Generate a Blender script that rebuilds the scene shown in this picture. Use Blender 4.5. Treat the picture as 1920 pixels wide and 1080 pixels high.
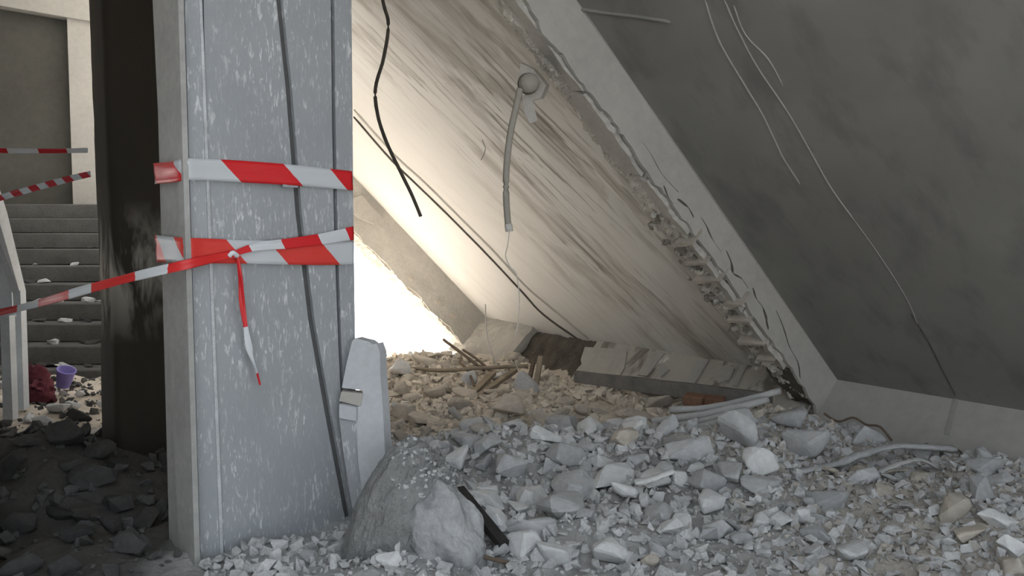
import bpy, bmesh, math, random
import numpy as np
from mathutils import Vector, Matrix, noise

# ------------------------------------------------------------------ scene, camera, light
for o in list(bpy.data.objects):
    bpy.data.objects.remove(o, do_unlink=True)
scene = bpy.context.scene
COL = scene.collection
FPX = 1500.0
PITCH = math.atan(90 / FPX)
CAM = Vector((0, 0, 1.5))
cd = bpy.data.cameras.new('camera'); cam = bpy.data.objects.new('camera', cd); COL.objects.link(cam)
cam.location = CAM; cam.rotation_euler = (math.pi / 2 - PITCH, 0, 0)
cd.sensor_width = 36; cd.lens = 36 * FPX / 1920; cd.clip_start = 0.05; cd.clip_end = 300
scene.camera = cam

world = bpy.data.worlds.new('sky'); scene.world = world; world.use_nodes = True
bg = world.node_tree.nodes['Background']
bg.inputs['Color'].default_value = (0.84, 0.92, 1.0, 1); bg.inputs['Strength'].default_value = 1.35
sd = bpy.data.lights.new('sun', 'SUN'); sd.energy = 54.0; sd.angle = 0.01; sd.color = (1.0, 0.97, 0.93)
sun = bpy.data.objects.new('sun', sd); COL.objects.link(sun)
SUNDIR = Vector((-0.34, 0.60, 0.72)).normalized()          # towards the sun
sun.rotation_euler = SUNDIR.to_track_quat('Z', 'Y').to_euler(); sun.location = (-6, 14, 14)
vs = scene.view_settings
vs.view_transform = 'Standard'; vs.look = 'None'; vs.gamma = 1; vs.use_curve_mapping = False
vs.exposure = 0.54

# ------------------------------------------------------------------ pixel helpers (1920 x 1080)
RT = Vector((1, 0, 0)); FW = Vector((0, math.cos(PITCH), -math.sin(PITCH))); UP = Vector((0, math.sin(PITCH), math.cos(PITCH)))
def ray(x, y): return RT * ((x - 960) / FPX) + UP * ((540 - y) / FPX) + FW
def at(x, y, D):
    d = ray(x, y); return CAM + d * (D / d.y)
def hit(x, y, P0, n):
    d = ray(x, y); return CAM + d * ((P0 - CAM).dot(n) / d.dot(n))
def vnoise(p, s=1.0): return noise.noise(Vector(p) * s)
rng = random.Random(7)

# ------------------------------------------------------------------ material helpers
class NT:
    def __init__(self, name):
        self.m = bpy.data.materials.new(name); self.m.use_nodes = True
        self.t = self.m.node_tree; self.n = self.t.nodes; self.b = self.n['Principled BSDF']
        self.b.inputs['Specular IOR Level'].default_value = 0.25
        self.tc = self.n.new('ShaderNodeTexCoord')
    def link(self, a, b): self.t.links.new(a, b)
    def mapping(self, scale=(1, 1, 1), rot=(0, 0, 0), coord='Object', loc=(0, 0, 0)):
        m = self.n.new('ShaderNodeMapping'); m.inputs['Scale'].default_value = scale
        m.inputs['Rotation'].default_value = rot; m.inputs['Location'].default_value = loc
        self.link(self.tc.outputs[coord], m.inputs['Vector']); return m.outputs['Vector']
    def streak(self, ang, scale, loc=(0, 0, 0)):
        a = self.n.new('ShaderNodeVectorRotate'); a.rotation_type = 'Z_AXIS'; a.inputs['Angle'].default_value = ang
        self.link(self.tc.outputs['Object'], a.inputs['Vector'])
        m = self.n.new('ShaderNodeMapping'); m.inputs['Scale'].default_value = scale; m.inputs['Location'].default_value = loc
        self.link(a.outputs[0], m.inputs['Vector']); return m.outputs['Vector']
    def geopos(self, scale=(1, 1, 1)):
        g = self.n.new('ShaderNodeNewGeometry'); m = self.n.new('ShaderNodeMapping')
        m.inputs['Scale'].default_value = scale; self.link(g.outputs['Position'], m.inputs['Vector']); return m.outputs['Vector']
    def noise(self, vec, scale=5, detail=4, rough=0.55, dist=0.0):
        x = self.n.new('ShaderNodeTexNoise'); x.inputs['Scale'].default_value = scale
        x.inputs['Detail'].default_value = detail; x.inputs['Roughness'].default_value = rough
        x.inputs['Distortion'].default_value = dist
        self.link(vec, x.inputs['Vector']); return x.outputs['Fac']
    def ramp(self, fac, stops):
        r = self.n.new('ShaderNodeValToRGB'); e = r.color_ramp.elements
        while len(e) < len(stops): e.new(0.5)
        for k, (p, c) in enumerate(stops):
            e[k].position = p; e[k].color = (c, c, c, 1) if not isinstance(c, tuple) else (*c, 1)
        self.link(fac, r.inputs['Fac']); return r.outputs['Color']
    def mix(self, fac, a, b, mode='MIX'):
        m = self.n.new('ShaderNodeMix'); m.data_type = 'RGBA'; m.blend_type = mode
        for v, i in ((fac, 0), (a, 6), (b, 7)):
            if hasattr(v, 'is_linked'): self.link(v, m.inputs[i])
            elif isinstance(v, tuple): m.inputs[i].default_value = (*v, 1)
            else: m.inputs[i].default_value = v
        return m.outputs[2]
    def math(self, op, a, b=None, c=None):
        m = self.n.new('ShaderNodeMath'); m.operation = op
        for i, v in enumerate((a, b, c)):
            if v is None: continue
            if hasattr(v, 'is_linked'): self.link(v, m.inputs[i])
            else: m.inputs[i].default_value = v
        return m.outputs[0]
    def color(self, c):
        if isinstance(c, tuple): self.b.inputs['Base Color'].default_value = (*c, 1)
        else: self.link(c, self.b.inputs['Base Color'])
        return self
    def bump(self, h, strength=0.3, dist=0.02):
        b = self.n.new('ShaderNodeBump'); b.inputs['Strength'].default_value = strength
        b.inputs['Distance'].default_value = dist; self.link(h, b.inputs['Height'])
        self.link(b.outputs['Normal'], self.b.inputs['Normal']); return self
    def rough(self, r): self.b.inputs['Roughness'].default_value = r; return self

def mat_concrete(name, base, var=0.25, scale=3.0, bump=0.35, warm=(1, 1, 1), rnd=0.0, world_pos=False):
    t = NT(name); v = t.geopos() if world_pos else t.mapping()
    n1 = t.noise(v, scale, 5, 0.6); n2 = t.noise(v, scale * 9, 6, 0.7)
    lo = tuple(c * (1 - var) for c in base); hi = tuple(min(1, c * (1 + var)) for c in base)
    c = t.ramp(n1, [(0.3, lo), (0.7, hi)])
    c = t.mix(0.35, c, t.ramp(n2, [(0.3, tuple(x * 0.7 for x in lo)), (0.75, hi)]))
    if rnd:
        oi = t.n.new('ShaderNodeObjectInfo')
        c = t.mix(1.0, c, t.ramp(oi.outputs['Random'], [(0.0, 1 - rnd), (1.0, 1.0)]), 'MULTIPLY')
    t.color(c).rough(0.92)
    t.bump(t.math('ADD', n2, t.math('MULTIPLY', n1, 0.6)), bump, 0.03)
    return t.m

def make_panel_stained():
    # board-marked ceiling with brown seepage streaks running down the slope; object axes: x down slope, y across
    t = NT('stained_ceiling_concrete')
    ang = math.radians(12.5)
    w = t.noise(t.mapping((1, 1, 1)), 1.2, 3, 0.5)
    def warp(vec, amt, sc):
        nn = t.n.new('ShaderNodeTexNoise'); nn.inputs['Scale'].default_value = sc; nn.inputs['Detail'].default_value = 3
        t.link(t.tc.outputs['Object'], nn.inputs['Vector'])
        ma = t.n.new('ShaderNodeVectorMath'); ma.operation = 'MULTIPLY_ADD'; ma.inputs[1].default_value = (amt, amt, 0)
        t.link(nn.outputs['Color'], ma.inputs[0]); t.link(vec, ma.inputs[2]); return ma.outputs[0]
    s1 = t.noise(warp(t.streak(ang, (0.9, 7.0, 1.0)), 1.1, 1.6), 1.0, 5, 0.62, 0.3); s2 = t.noise(warp(t.streak(ang, (0.65, 3.0, 1.0), (3, 1, 0)), 0.9, 1.3), 1.0, 4, 0.6, 0.4)
    s3 = t.noise(warp(t.streak(ang, (0.9, 24.0, 1.0)), 1.8, 1.8), 1.0, 3, 0.6, 0.4)
    region = t.ramp(t.noise(t.mapping((0.9, 1.1, 1), loc=(0.4, 2.2, 0)), 1.0, 2, 0.5), [(0.40, 0.0), (0.6, 1.0)])
    sep = t.n.new('ShaderNodeSeparateXYZ'); t.link(t.streak(ang, (1, 1, 1)), sep.inputs[0])
    near = t.n.new('ShaderNodeMapRange'); near.inputs['From Min'].default_value = 2.15; near.inputs['From Max'].default_value = 1.3
    near.inputs['To Min'].default_value = 0.10; near.inputs['To Max'].default_value = 1.0
    t.link(sep.outputs['Y'], near.inputs['Value'])
    sx = t.n.new('ShaderNodeMapRange'); sx.inputs['From Min'].default_value = -1.9; sx.inputs['From Max'].default_value = -0.3
    t.link(sep.outputs['X'], sx.inputs['Value'])
    base = t.mix(w, (0.64, 0.625, 0.60), (0.74, 0.725, 0.70))
    cloud = t.noise(t.streak(ang, (0.7, 1.6, 1.0), (5, 7, 0)), 1.0, 4, 0.6, 0.6)
    f1 = t.math('MULTIPLY', t.math('MULTIPLY', t.ramp(s1, [(0.50, 0.0), (0.62, 1.0)]), near.outputs[0]), t.ramp(cloud, [(0.42, 0.15), (0.56, 1.0)]))
    f2 = t.math('MULTIPLY', t.ramp(s2, [(0.50, 0.0), (0.64, 1.0)]), near.outputs[0])
    f3 = t.math('MULTIPLY', t.math('MULTIPLY', t.ramp(s3, [(0.57, 0.0), (0.62, 1.0)]), near.outputs[0]), region)
    stain_shade = t.math('MULTIPLY', t.math('MULTIPLY', sx.outputs[0], near.outputs[0]), t.ramp(cloud, [(0.35, 0.2), (0.6, 1.0)]))  # darkens the lower right, part stain and part painted shading
    c = t.mix(t.math('MULTIPLY', f2, 0.62), base, (0.30, 0.27, 0.23))
    c = t.mix(t.math('MULTIPLY', f1, 0.62), c, (0.25, 0.215, 0.175))
    c = t.mix(t.math('MULTIPLY', stain_shade, 0.5), c, (0.22, 0.195, 0.165))
    c = t.mix(t.math('MULTIPLY', f3, 0.65), c, (0.16, 0.135, 0.11))
    t.color(c).rough(0.9); t.bump(t.noise(t.mapping(), 14, 4), 0.12, 0.01)
    return t.m

def make_panel_plain():
    t = NT('grey_skimmed_ceiling')
    v = t.mapping((1, 1, 1)); n1 = t.noise(v, 1.1, 5, 0.6, 0.4); n2 = t.noise(t.mapping((0.8, 1.6, 1), (0, 0, 0.5)), 3.0, 4, 0.6)
    c = t.mix(n1, (0.15, 0.147, 0.14), (0.30, 0.291, 0.272))
    c = t.mix(t.ramp(n2, [(0.50, 0.0), (0.70, 0.6)]), c, (0.13, 0.127, 0.122))
    t.color(c).rough(0.85); t.bump(t.noise(v, 25, 4), 0.06, 0.01); return t.m

def make_steel():
    t = NT('scuffed_grey_sheet')
    v = t.mapping((1, 1, 1)); s = t.mapping((52, 52, 13)); s2 = t.mapping((105, 105, 24)); big = t.noise(v, 2.5, 4, 0.6)
    c = t.mix(big, (0.285, 0.302, 0.318), (0.40, 0.42, 0.438))
    sc = t.noise(s, 1.0, 3, 0.6, 0.5); sc2 = t.noise(s2, 1.0, 2, 0.6, 0.3)
    patch = t.ramp(t.noise(v, 5, 3, 0.6), [(0.40, 0.15), (0.58, 1.0)])
    c = t.mix(t.math('MULTIPLY', t.ramp(sc, [(0.58, 0.0), (0.66, 0.7)]), patch), c, (0.70, 0.72, 0.73))
    c = t.mix(t.math('MULTIPLY', t.ramp(sc2, [(0.60, 0.0), (0.68, 0.65)]), patch), c, (0.72, 0.73, 0.73))
    t.color(c); t.b.inputs['Metallic'].default_value = 0.15; t.rough(0.55)
    t.bump(t.math('ADD', sc, big), 0.15, 0.01); return t.m

def make_dark_column():
    t = NT('sooty_brown_column')
    v = t.mapping((1, 1, 1)); n1 = t.noise(t.mapping((1.6, 1.6, 0.7)), 2.0, 5, 0.6, 0.4)
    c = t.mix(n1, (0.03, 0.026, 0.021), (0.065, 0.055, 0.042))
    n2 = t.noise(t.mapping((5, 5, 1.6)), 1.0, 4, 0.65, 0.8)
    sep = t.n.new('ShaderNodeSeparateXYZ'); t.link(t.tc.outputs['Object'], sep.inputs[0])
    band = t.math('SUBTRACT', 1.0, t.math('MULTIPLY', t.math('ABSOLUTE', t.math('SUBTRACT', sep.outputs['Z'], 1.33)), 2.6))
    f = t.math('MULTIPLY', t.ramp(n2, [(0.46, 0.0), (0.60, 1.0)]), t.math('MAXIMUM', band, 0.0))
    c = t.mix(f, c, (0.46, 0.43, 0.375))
    t.color(c).rough(0.85); t.bump(n2, 0.3, 0.02); return t.m

def make_tape(name, slant, period, off=0.0, red=(0.62, 0.02, 0.025), white=(0.72, 0.75, 0.78), duty=0.52, trans=0.25):
    t = NT(name); sep = t.n.new('ShaderNodeSeparateXYZ'); t.link(t.tc.outputs['UV'], sep.inputs[0])
    q = t.math('ADD', t.math('ADD', sep.outputs['X'], t.math('MULTIPLY', sep.outputs['Y'], slant)), off)
    fr = t.math('FRACT', t.math('DIVIDE', q, period))
    isred = t.math('LESS_THAN', fr, duty)
    crease = t.noise(t.mapping((30, 400, 1), coord='UV'), 1.0, 3)
    c = t.mix(isred, white, red); t.color(c).rough(0.3)
    t.b.inputs['Specular IOR Level'].default_value = 0.4
    t.bump(crease, 0.25, 0.004)
    tr = t.n.new('ShaderNodeBsdfTransparent'); ms = t.n.new('ShaderNodeMixShader')
    fac = t.math('MULTIPLY', t.math('SUBTRACT', 1.0, isred), trans)
    t.link(fac, ms.inputs[0]); t.link(t.b.outputs[0], ms.inputs[1]); t.link(tr.outputs[0], ms.inputs[2])
    t.link(ms.outputs[0], t.n['Material Output'].inputs['Surface']); return t.m

def make_bed():
    t = NT('rubble_dust'); v = t.geopos()
    sep = t.n.new('ShaderNodeSeparateXYZ'); t.link(v, sep.inputs[0])
    wob = t.math('MULTIPLY', t.math('SUBTRACT', t.noise(v, 1.6, 3), 0.5), 2.2)
    mr = t.n.new('ShaderNodeMapRange'); mr.inputs['From Min'].default_value = 4.3; mr.inputs['From Max'].default_value = 5.0
    t.link(t.math('ADD', sep.outputs['Y'], wob), mr.inputs['Value'])
    n1 = t.noise(v, 4, 6, 0.65); n2 = t.noise(v, 40, 5, 0.7)
    grey = t.mix(n1, (0.27, 0.266, 0.26), (0.48, 0.473, 0.462)); brown = t.mix(n1, (0.50, 0.45, 0.38), (0.68, 0.61, 0.52))
    mx = t.n.new('ShaderNodeMapRange'); mx.inputs['From Min'].default_value = 0.7; mx.inputs['From Max'].default_value = 1.7; mx.inputs['To Max'].default_value = 0.6
    t.link(t.math('ADD', sep.outputs['X'], wob), mx.inputs['Value'])
    c = t.mix(t.math('MAXIMUM', mr.outputs[0], mx.outputs[0]), grey, brown)
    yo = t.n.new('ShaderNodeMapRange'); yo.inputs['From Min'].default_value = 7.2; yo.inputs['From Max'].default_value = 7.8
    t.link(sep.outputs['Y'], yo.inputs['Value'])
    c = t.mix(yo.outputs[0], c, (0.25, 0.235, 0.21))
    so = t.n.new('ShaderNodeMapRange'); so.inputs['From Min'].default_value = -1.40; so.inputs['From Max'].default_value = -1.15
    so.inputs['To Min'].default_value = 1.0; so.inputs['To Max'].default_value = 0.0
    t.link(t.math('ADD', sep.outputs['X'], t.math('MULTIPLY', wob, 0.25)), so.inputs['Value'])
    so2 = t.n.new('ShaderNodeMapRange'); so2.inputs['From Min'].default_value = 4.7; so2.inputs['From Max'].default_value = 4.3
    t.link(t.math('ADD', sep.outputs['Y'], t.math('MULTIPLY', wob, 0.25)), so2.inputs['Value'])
    c = t.mix(t.math('MULTIPLY', so.outputs[0], so2.outputs[0]), c, t.mix(n1, (0.05, 0.047, 0.043), (0.10, 0.095, 0.088))); c = t.mix(0.4, c, t.ramp(n2, [(0.3, 0.3), (0.75, 0.62)]), 'OVERLAY')  # lower left corner of the bed darkened to paint its shade
    t.color(c).rough(0.95); t.bump(n2, 0.6, 0.02); return t.m

def make_stained_beam():
    t = NT('stained_beam_plaster')
    v = t.mapping((1, 1, 1)); st = t.noise(t.mapping((1, 3.2, 1.6)), 1.3, 4, 0.6, 0.4); n1 = t.noise(v, 5, 5, 0.65, 0.5)
    c = t.mix(n1, (0.36, 0.335, 0.295), (0.50, 0.475, 0.43))
    c = t.mix(t.ramp(st, [(0.52, 0.0), (0.60, 0.8)]), c, (0.16, 0.14, 0.115))
    w = t.noise(t.mapping((1, 5, 1.6), loc=(4, 2, 1)), 1.0, 3, 0.6, 0.6)
    c = t.mix(t.ramp(w, [(0.62, 0.0), (0.66, 0.9)]), c, (0.72, 0.70, 0.66))
    t.color(c).rough(0.9); t.bump(n1, 0.4, 0.03); return t.m

M = {}
M['panel_l'] = make_panel_stained(); M['panel_r'] = make_panel_plain()
M['beam'] = mat_concrete('grey_beam_render', (0.40, 0.385, 0.355), 0.10, 1.6, 0.1)
M['broken'] = mat_concrete('broken_concrete', (0.68, 0.645, 0.585), 0.22, 16, 0.45)
M['soffit'] = mat_concrete('beam_soffit_plaster', (0.44, 0.42, 0.385), 0.15, 4, 0.3)
M['crack'] = mat_concrete('crack_core', (0.12, 0.11, 0.095), 0.3, 12, 0.6)
M['edge'] = mat_concrete('edge_beam_render', (0.46, 0.44, 0.40), 0.12, 2.5, 0.25)
M['stained'] = make_stained_beam()
M['brown'] = mat_concrete('brown_bare_masonry', (0.155, 0.135, 0.11), 0.5, 7, 0.8)
M['stone_cavity_shade'] = mat_concrete('cavity_shade_stone', (0.27, 0.245, 0.215), 0.4, 12, 0.6)
M['block'] = mat_concrete('pale_hollow_block', (0.52, 0.47, 0.41), 0.2, 12, 0.5)
M['steel'] = make_steel()
M['lip'] = mat_concrete('pale_steel_edge', (0.52, 0.535, 0.55), 0.3, 14, 0.15)  # paler grey than the sheets it edges
M['flank'] = mat_concrete('dull_grey_sheet', (0.38, 0.375, 0.36), 0.2, 3, 0.12)
M['seam_shade'] = mat_concrete('seam_shadow_grey', (0.10, 0.10, 0.10), 0.2, 5, 0.1)
M['dcol'] = make_dark_column()
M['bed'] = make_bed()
M['grey'] = mat_concrete('grey_rubble', (0.68, 0.682, 0.686), 0.18, 6, 0.5, rnd=0.3)
M['pale'] = mat_concrete('pale_rubble', (0.80, 0.80, 0.795), 0.15, 6, 0.4, rnd=0.15)
M['tan'] = mat_concrete('tan_rubble', (0.72, 0.65, 0.56), 0.18, 6, 0.5, rnd=0.3)
M['dark'] = mat_concrete('shade_dark_rubble', (0.085, 0.082, 0.08), 0.3, 6, 0.5, rnd=0.4)  # near-black base stands in for shade over the lower left chunks
M['lump'] = mat_concrete('dusty_grey_lump', (0.44, 0.445, 0.45), 0.35, 5, 0.5)
M['board'] = mat_concrete('pale_broken_board', (0.50, 0.515, 0.535), 0.10, 4, 0.12)
M['boulder'] = mat_concrete('grey_broken_stump', (0.33, 0.33, 0.325), 0.3, 9, 0.7)
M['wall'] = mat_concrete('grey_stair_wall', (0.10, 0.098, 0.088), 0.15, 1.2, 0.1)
M['light_wall'] = mat_concrete('pale_sun_bounce', (0.42, 0.405, 0.375), 0.1, 2, 0.1)
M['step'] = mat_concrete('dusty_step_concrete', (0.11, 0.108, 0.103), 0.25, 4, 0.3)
M['ceil'] = mat_concrete('bare_ceiling', (0.40, 0.385, 0.36), 0.12, 1.5, 0.1)
M['ground'] = mat_concrete('sunlit_pale_dust', (0.25, 0.243, 0.232), 0.08, 0.6, 0.2)
M['rail'] = mat_concrete('pale_painted_rail', (0.62, 0.66, 0.70), 0.12, 6, 0.1)
M['cable'] = mat_concrete('dark_cable', (0.075, 0.065, 0.055), 0.3, 20, 0.1)
M['conduit'] = mat_concrete('dusty_grey_plastic', (0.34, 0.32, 0.28), 0.12, 8, 0.1)
M['wire'] = mat_concrete('pale_wire', (0.60, 0.58, 0.54), 0.1, 10, 0.05)
M['pipe'] = mat_concrete('dusty_pale_pipe', (0.50, 0.495, 0.485), 0.15, 8, 0.15)
M['wood'] = mat_concrete('weathered_wood', (0.30, 0.25, 0.19), 0.3, 9, 0.4)
M['dwood'] = mat_concrete('charred_plank', (0.035, 0.032, 0.03), 0.4, 9, 0.4)
M['beam_shade'] = mat_concrete('beam_shade_tone', (0.20, 0.19, 0.175), 0.3, 8, 0.4)
M['rust'] = mat_concrete('rusty_rod', (0.16, 0.12, 0.09), 0.3, 18, 0.3)
M['brick'] = mat_concrete('red_brick', (0.26, 0.15, 0.10), 0.2, 12, 0.4)
M['cloth'] = mat_concrete('maroon_cloth', (0.17, 0.045, 0.06), 0.4, 9, 0.5)
M['purple'] = mat_concrete('purple_plastic', (0.30, 0.26, 0.62), 0.1, 4, 0.05)
M['ridge'] = mat_concrete('pale_plaster_ridge', (0.32, 0.312, 0.29), 0.15, 9, 0.2)

# ------------------------------------------------------------------ object helpers
def mesh_obj(name, verts, faces, mat, parent=None, uvs=None, smooth=False):
    me = bpy.data.meshes.new(name); me.from_pydata([tuple(v) for v in verts], [], faces); me.update()
    if mat: me.materials.append(mat)
    if smooth: me.polygons.foreach_set('use_smooth', [True] * len(me.polygons))
    if uvs:
        l = me.uv_layers.new(name='UVMap')
        for p in me.polygons:
            for li, vi in zip(p.loop_indices, p.vertices): l.data[li].uv = uvs[vi]
    o = bpy.data.objects.new(name, me); COL.objects.link(o)
    if parent: o.parent = parent
    return o
def fix(o):
    bm = bmesh.new(); bm.from_mesh(o.data); bmesh.ops.recalc_face_normals(bm, faces=bm.faces); bm.to_mesh(o.data); bm.free(); return o
def empty(name, loc=(0, 0, 0), mtx=None):
    o = bpy.data.objects.new(name, None); o.empty_display_size = 0.1; COL.objects.link(o)
    if mtx is not None: o.matrix_world = mtx
    else: o.location = loc
    return o
def tag(o, label=None, cat=None, group=None, kind=None):
    if label: o['label'] = label
    if cat: o['category'] = cat
    if group: o['group'] = group
    if kind: o['kind'] = kind
    return o
def box(name, lo, hi, mat, parent=None, bev=0.0):
    x0, y0, z0 = lo; x1, y1, z1 = hi
    v = [(x0, y0, z0), (x1, y0, z0), (x1, y1, z0), (x0, y1, z0), (x0, y0, z1), (x1, y0, z1), (x1, y1, z1), (x0, y1, z1)]
    f = [(0, 3, 2, 1), (4, 5, 6, 7), (0, 1, 5, 4), (1, 2, 6, 5), (2, 3, 7, 6), (3, 0, 4, 7)]
    o = mesh_obj(name, v, f, mat, parent)
    if bev: bevel(o, bev)
    return o
def bevel(o, w, seg=2):
    bm = bmesh.new(); bm.from_mesh(o.data); bmesh.ops.bevel(bm, geom=list(bm.edges), offset=w, segments=seg, affect='EDGES', profile=0.6); bm.to_mesh(o.data); bm.free()
def prism(name, poly, ext, mat, parent=None):
    """closed outline (3D points) extruded along vector ext"""
    n = len(poly); ext = Vector(ext)
    v = [Vector(p) for p in poly] + [Vector(p) + ext for p in poly]
    f = [tuple(range(n - 1, -1, -1)), tuple(range(n, 2 * n))] + [(i, (i + 1) % n, (i + 1) % n + n, i + n) for i in range(n)]
    return fix(mesh_obj(name, v, f, mat, parent))
def smooth_path(pts, sub=6):
    pts = [Vector(p) for p in pts]
    if len(pts) < 3: return pts
    out = []
    for i in range(len(pts) - 1):
        p0 = pts[max(i - 1, 0)]; p1 = pts[i]; p2 = pts[i + 1]; p3 = pts[min(i + 2, len(pts) - 1)]
        for k in range(sub):
            t = k / sub
            out.append(0.5 * ((2 * p1) + (p2 - p0) * t + (2 * p0 - 5 * p1 + 4 * p2 - p3) * t * t + (3 * p1 - p0 - 3 * p2 + p3) * t ** 3))
    out.append(pts[-1]); return out
def tube(name, pts, r, mat, parent=None, seg=8, sub=6, rough=0.0, flat=1.0):
    pts = smooth_path(pts, sub); n = len(pts); V = []; F = []
    ref = Vector((0, 0, 1))
    for i, p in enumerate(pts):
        d = (pts[min(i + 1, n - 1)] - pts[max(i - 1, 0)]).normalized()
        a = d.cross(ref)
        if a.length < 1e-3: a = d.cross(Vector((0, 1, 0)))
        a.normalize(); b = a.cross(d).normalized()
        rr = r(i / (n - 1)) if callable(r) else r
        for k in range(seg):
            th = 2 * math.pi * k / seg
            q = rr * (1 + rough * vnoise(p + a * math.cos(th) * 0.3 + b * math.sin(th) * 0.3, 23))
            V.append(p + a * (q * math.cos(th)) + b * (q * flat * math.sin(th)))
    for i in range(n - 1):
        for k in range(seg):
            F.append((i * seg + k, i * seg + (k + 1) % seg, (i + 1) * seg + (k + 1) % seg, (i + 1) * seg + k))
    F.append(tuple(range(seg - 1, -1, -1))); F.append(tuple(range((n - 1) * seg, n * seg)))
    return fix(mesh_obj(name, V, F, mat, parent, smooth=seg > 5))
def plank(name, a, b, w, th, mat, up=(0, 0, 1)):
    a = Vector(a); b = Vector(b); d = (b - a).normalized(); s = d.cross(Vector(up)).normalized(); u = s.cross(d).normalized()
    L = (b - a).length; n = 6; V = []; F = []
    for i in range(n + 1):
        p = a + (b - a) * (i / n); jw = 1 + 0.12 * vnoise(p, 9)
        for x, y in ((-1, -1), (1, -1), (1, 1), (-1, 1)): V.append(p + s * (x * w / 2 * jw) + u * (y * th / 2 * jw))
    for i in range(n):
        for k in range(4): F.append((i * 4 + k, i * 4 + (k + 1) % 4, i * 4 + 4 + (k + 1) % 4, i * 4 + 4 + k))
    F.append((3, 2, 1, 0)); F.append(tuple(n * 4 + k for k in range(4)))
    return fix(mesh_obj(name, V, F, mat))
def rough_slab(name, fn, nu, nv, mat, parent=None, smooth=False):
    """closed box-like solid: fn(u,v,w) -> point, w in 0/1 is back/front"""
    V = []; F = []; idx = {}
    for w in (0, 1):
        for i in range(nu + 1):
            for j in range(nv + 1):
                idx[(i, j, w)] = len(V); V.append(fn(i / nu, j / nv, w))
    for i in range(nu):
        for j in range(nv):
            F.append((idx[i, j, 1], idx[i + 1, j, 1], idx[i + 1, j + 1, 1], idx[i, j + 1, 1]))
            F.append((idx[i, j, 0], idx[i, j + 1, 0], idx[i + 1, j + 1, 0], idx[i + 1, j, 0]))
    for i in range(nu):
        for j, s in ((0, 1), (nv, -1)):
            q = (idx[i, j, 0], idx[i + 1, j, 0], idx[i + 1, j, 1], idx[i, j, 1]); F.append(q if s > 0 else q[::-1])
    for j in range(nv):
        for i, s in ((0, 1), (nu, -1)):
            q = (idx[i, j, 0], idx[i, j, 1], idx[i, j + 1, 1], idx[i, j + 1, 0]); F.append(q if s > 0 else q[::-1])
    return fix(mesh_obj(name, V, F, mat, parent, smooth=smooth))

# ------------------------------------------------------------------ slab frame (fallen floor, 44 degrees)
_S = ray(3050, 2865).normalized(); _T = Vector((-_S.y, _S.x, 0)).normalized(); _N = _S.cross(_T).normalized()
P0 = at(1570, 712, 5.1)
SLAB = Matrix(((_S.x, _T.x, _N.x, P0.x), (_S.y, _T.y, _N.y, P0.y), (_S.z, _T.z, _N.z, P0.z), (0, 0, 0, 1)))
SINV = SLAB.inverted()
def on_n(x, y, n=0.0): return SINV @ hit(x, y, P0 + _N * n, _N)      # local (s,t,n)
def on_t(x, y, t): return SINV @ hit(x, y, P0 + _T * t, _T)
def on_s(x, y, s): return SINV @ hit(x, y, P0 + _S * s, _S)

# ------------------------------------------------------------------ rubble height field
def sm(a, b, x):
    t = min(1, max(0, (x - a) / (b - a))); return t * t * (3 - 2 * t)
BUMPS = [(-0.1, 4.25, 0.55, 0.35, 0.14), (0.9, 4.35, 0.7, 0.35, 0.12), (1.65, 4.75, 0.40, 0.35, 0.12), (2.3, 3.7, 0.6, 0.6, 0.06),
         (-2.3, 3.7, 0.45, 0.6, 0.26), (-1.3, 7.3, 0.9, 0.6, 0.10), (-0.40, 3.05, 0.22, 0.25, 0.10), (-3.6, 5.6, 0.9, 0.9, 0.06),
         (0.2, 5.2, 1.2, 0.35, -0.06), (1.4, 3.0, 0.8, 0.6, -0.05), (0.1, 2.9, 0.5, 0.3, -0.03), (0.3, 6.6, 1.0, 0.6, -0.04)]
def height(x, y, fine=True):
    h = 0.31
    for cx, cy, sx, sy, a in BUMPS: h += a * math.exp(-((x - cx) / sx) ** 2 - ((y - cy) / sy) ** 2)
    h -= 0.55 * sm(7.7, 10.0, y) * sm(-3.6, -2.8, x)
    if fine:
        v = Vector((x, y, 0))
        h += 0.055 * noise.noise(v * 2.3) + 0.03 * noise.noise(v * 6.1) + 0.016 * noise.noise(v * 15) + 0.008 * noise.noise(v * 37)
    return h
def ground_hit(px, py):
    d = ray(px, py); t = 2.0
    while t < 14:
        p = CAM + d * t
        if p.z < height(p.x, p.y): return p
        t += 0.01
    return CAM + d * 12

# ================================================================== THE SETTING
tag(box('floor', (-8.4, -3.2, -0.15), (6.2, 10.6, 0.0), M['ceil']), kind='structure')
tag(box('ground', (-60, -60, -0.5), (60, 120, -0.22), M['ground']), kind='structure')
# intact ceiling over the camera side, up to the fold line of the fallen slab
ha = P0 - _S * 4.45 + _T * 4.6; hb = P0 - _S * 4.45 - _T * 5.2
tag(prism('ceiling', [(-2.048, 5.6, ha.z), (0.617, 1.5, ha.z), (-8.4, 1.5, ha.z), (-8.4, 5.6, ha.z)], (0, 0, 0.25), M['ceil']), kind='structure')
tag(box('wall_overhead_sun_block', (-8.4, 1.5, ha.z + 0.26), (6.0, 5.6, 9.5), M['ceil']), kind='structure')  # unseen mass added to shade the ground behind the camera
tag(box('wall_left_light_block', (-1.95, -3.0, 0), (-1.71, 2.6, ha.z), M['ceil']), kind='structure')  # added out of view to keep light off the lower left
tag(box('wall_far_left_light_block', (-8.4, 2.3, 0), (-1.95, 2.5, ha.z), M['wall']), kind='structure')  # unseen, added so the lower left rubble falls in shade
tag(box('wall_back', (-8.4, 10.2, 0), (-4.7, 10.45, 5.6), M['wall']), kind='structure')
tag(box('wall_stair', (-3.55, 7.25, 0), (-3.35, 10.2, 1.35), M['wall']), kind='structure')
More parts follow.
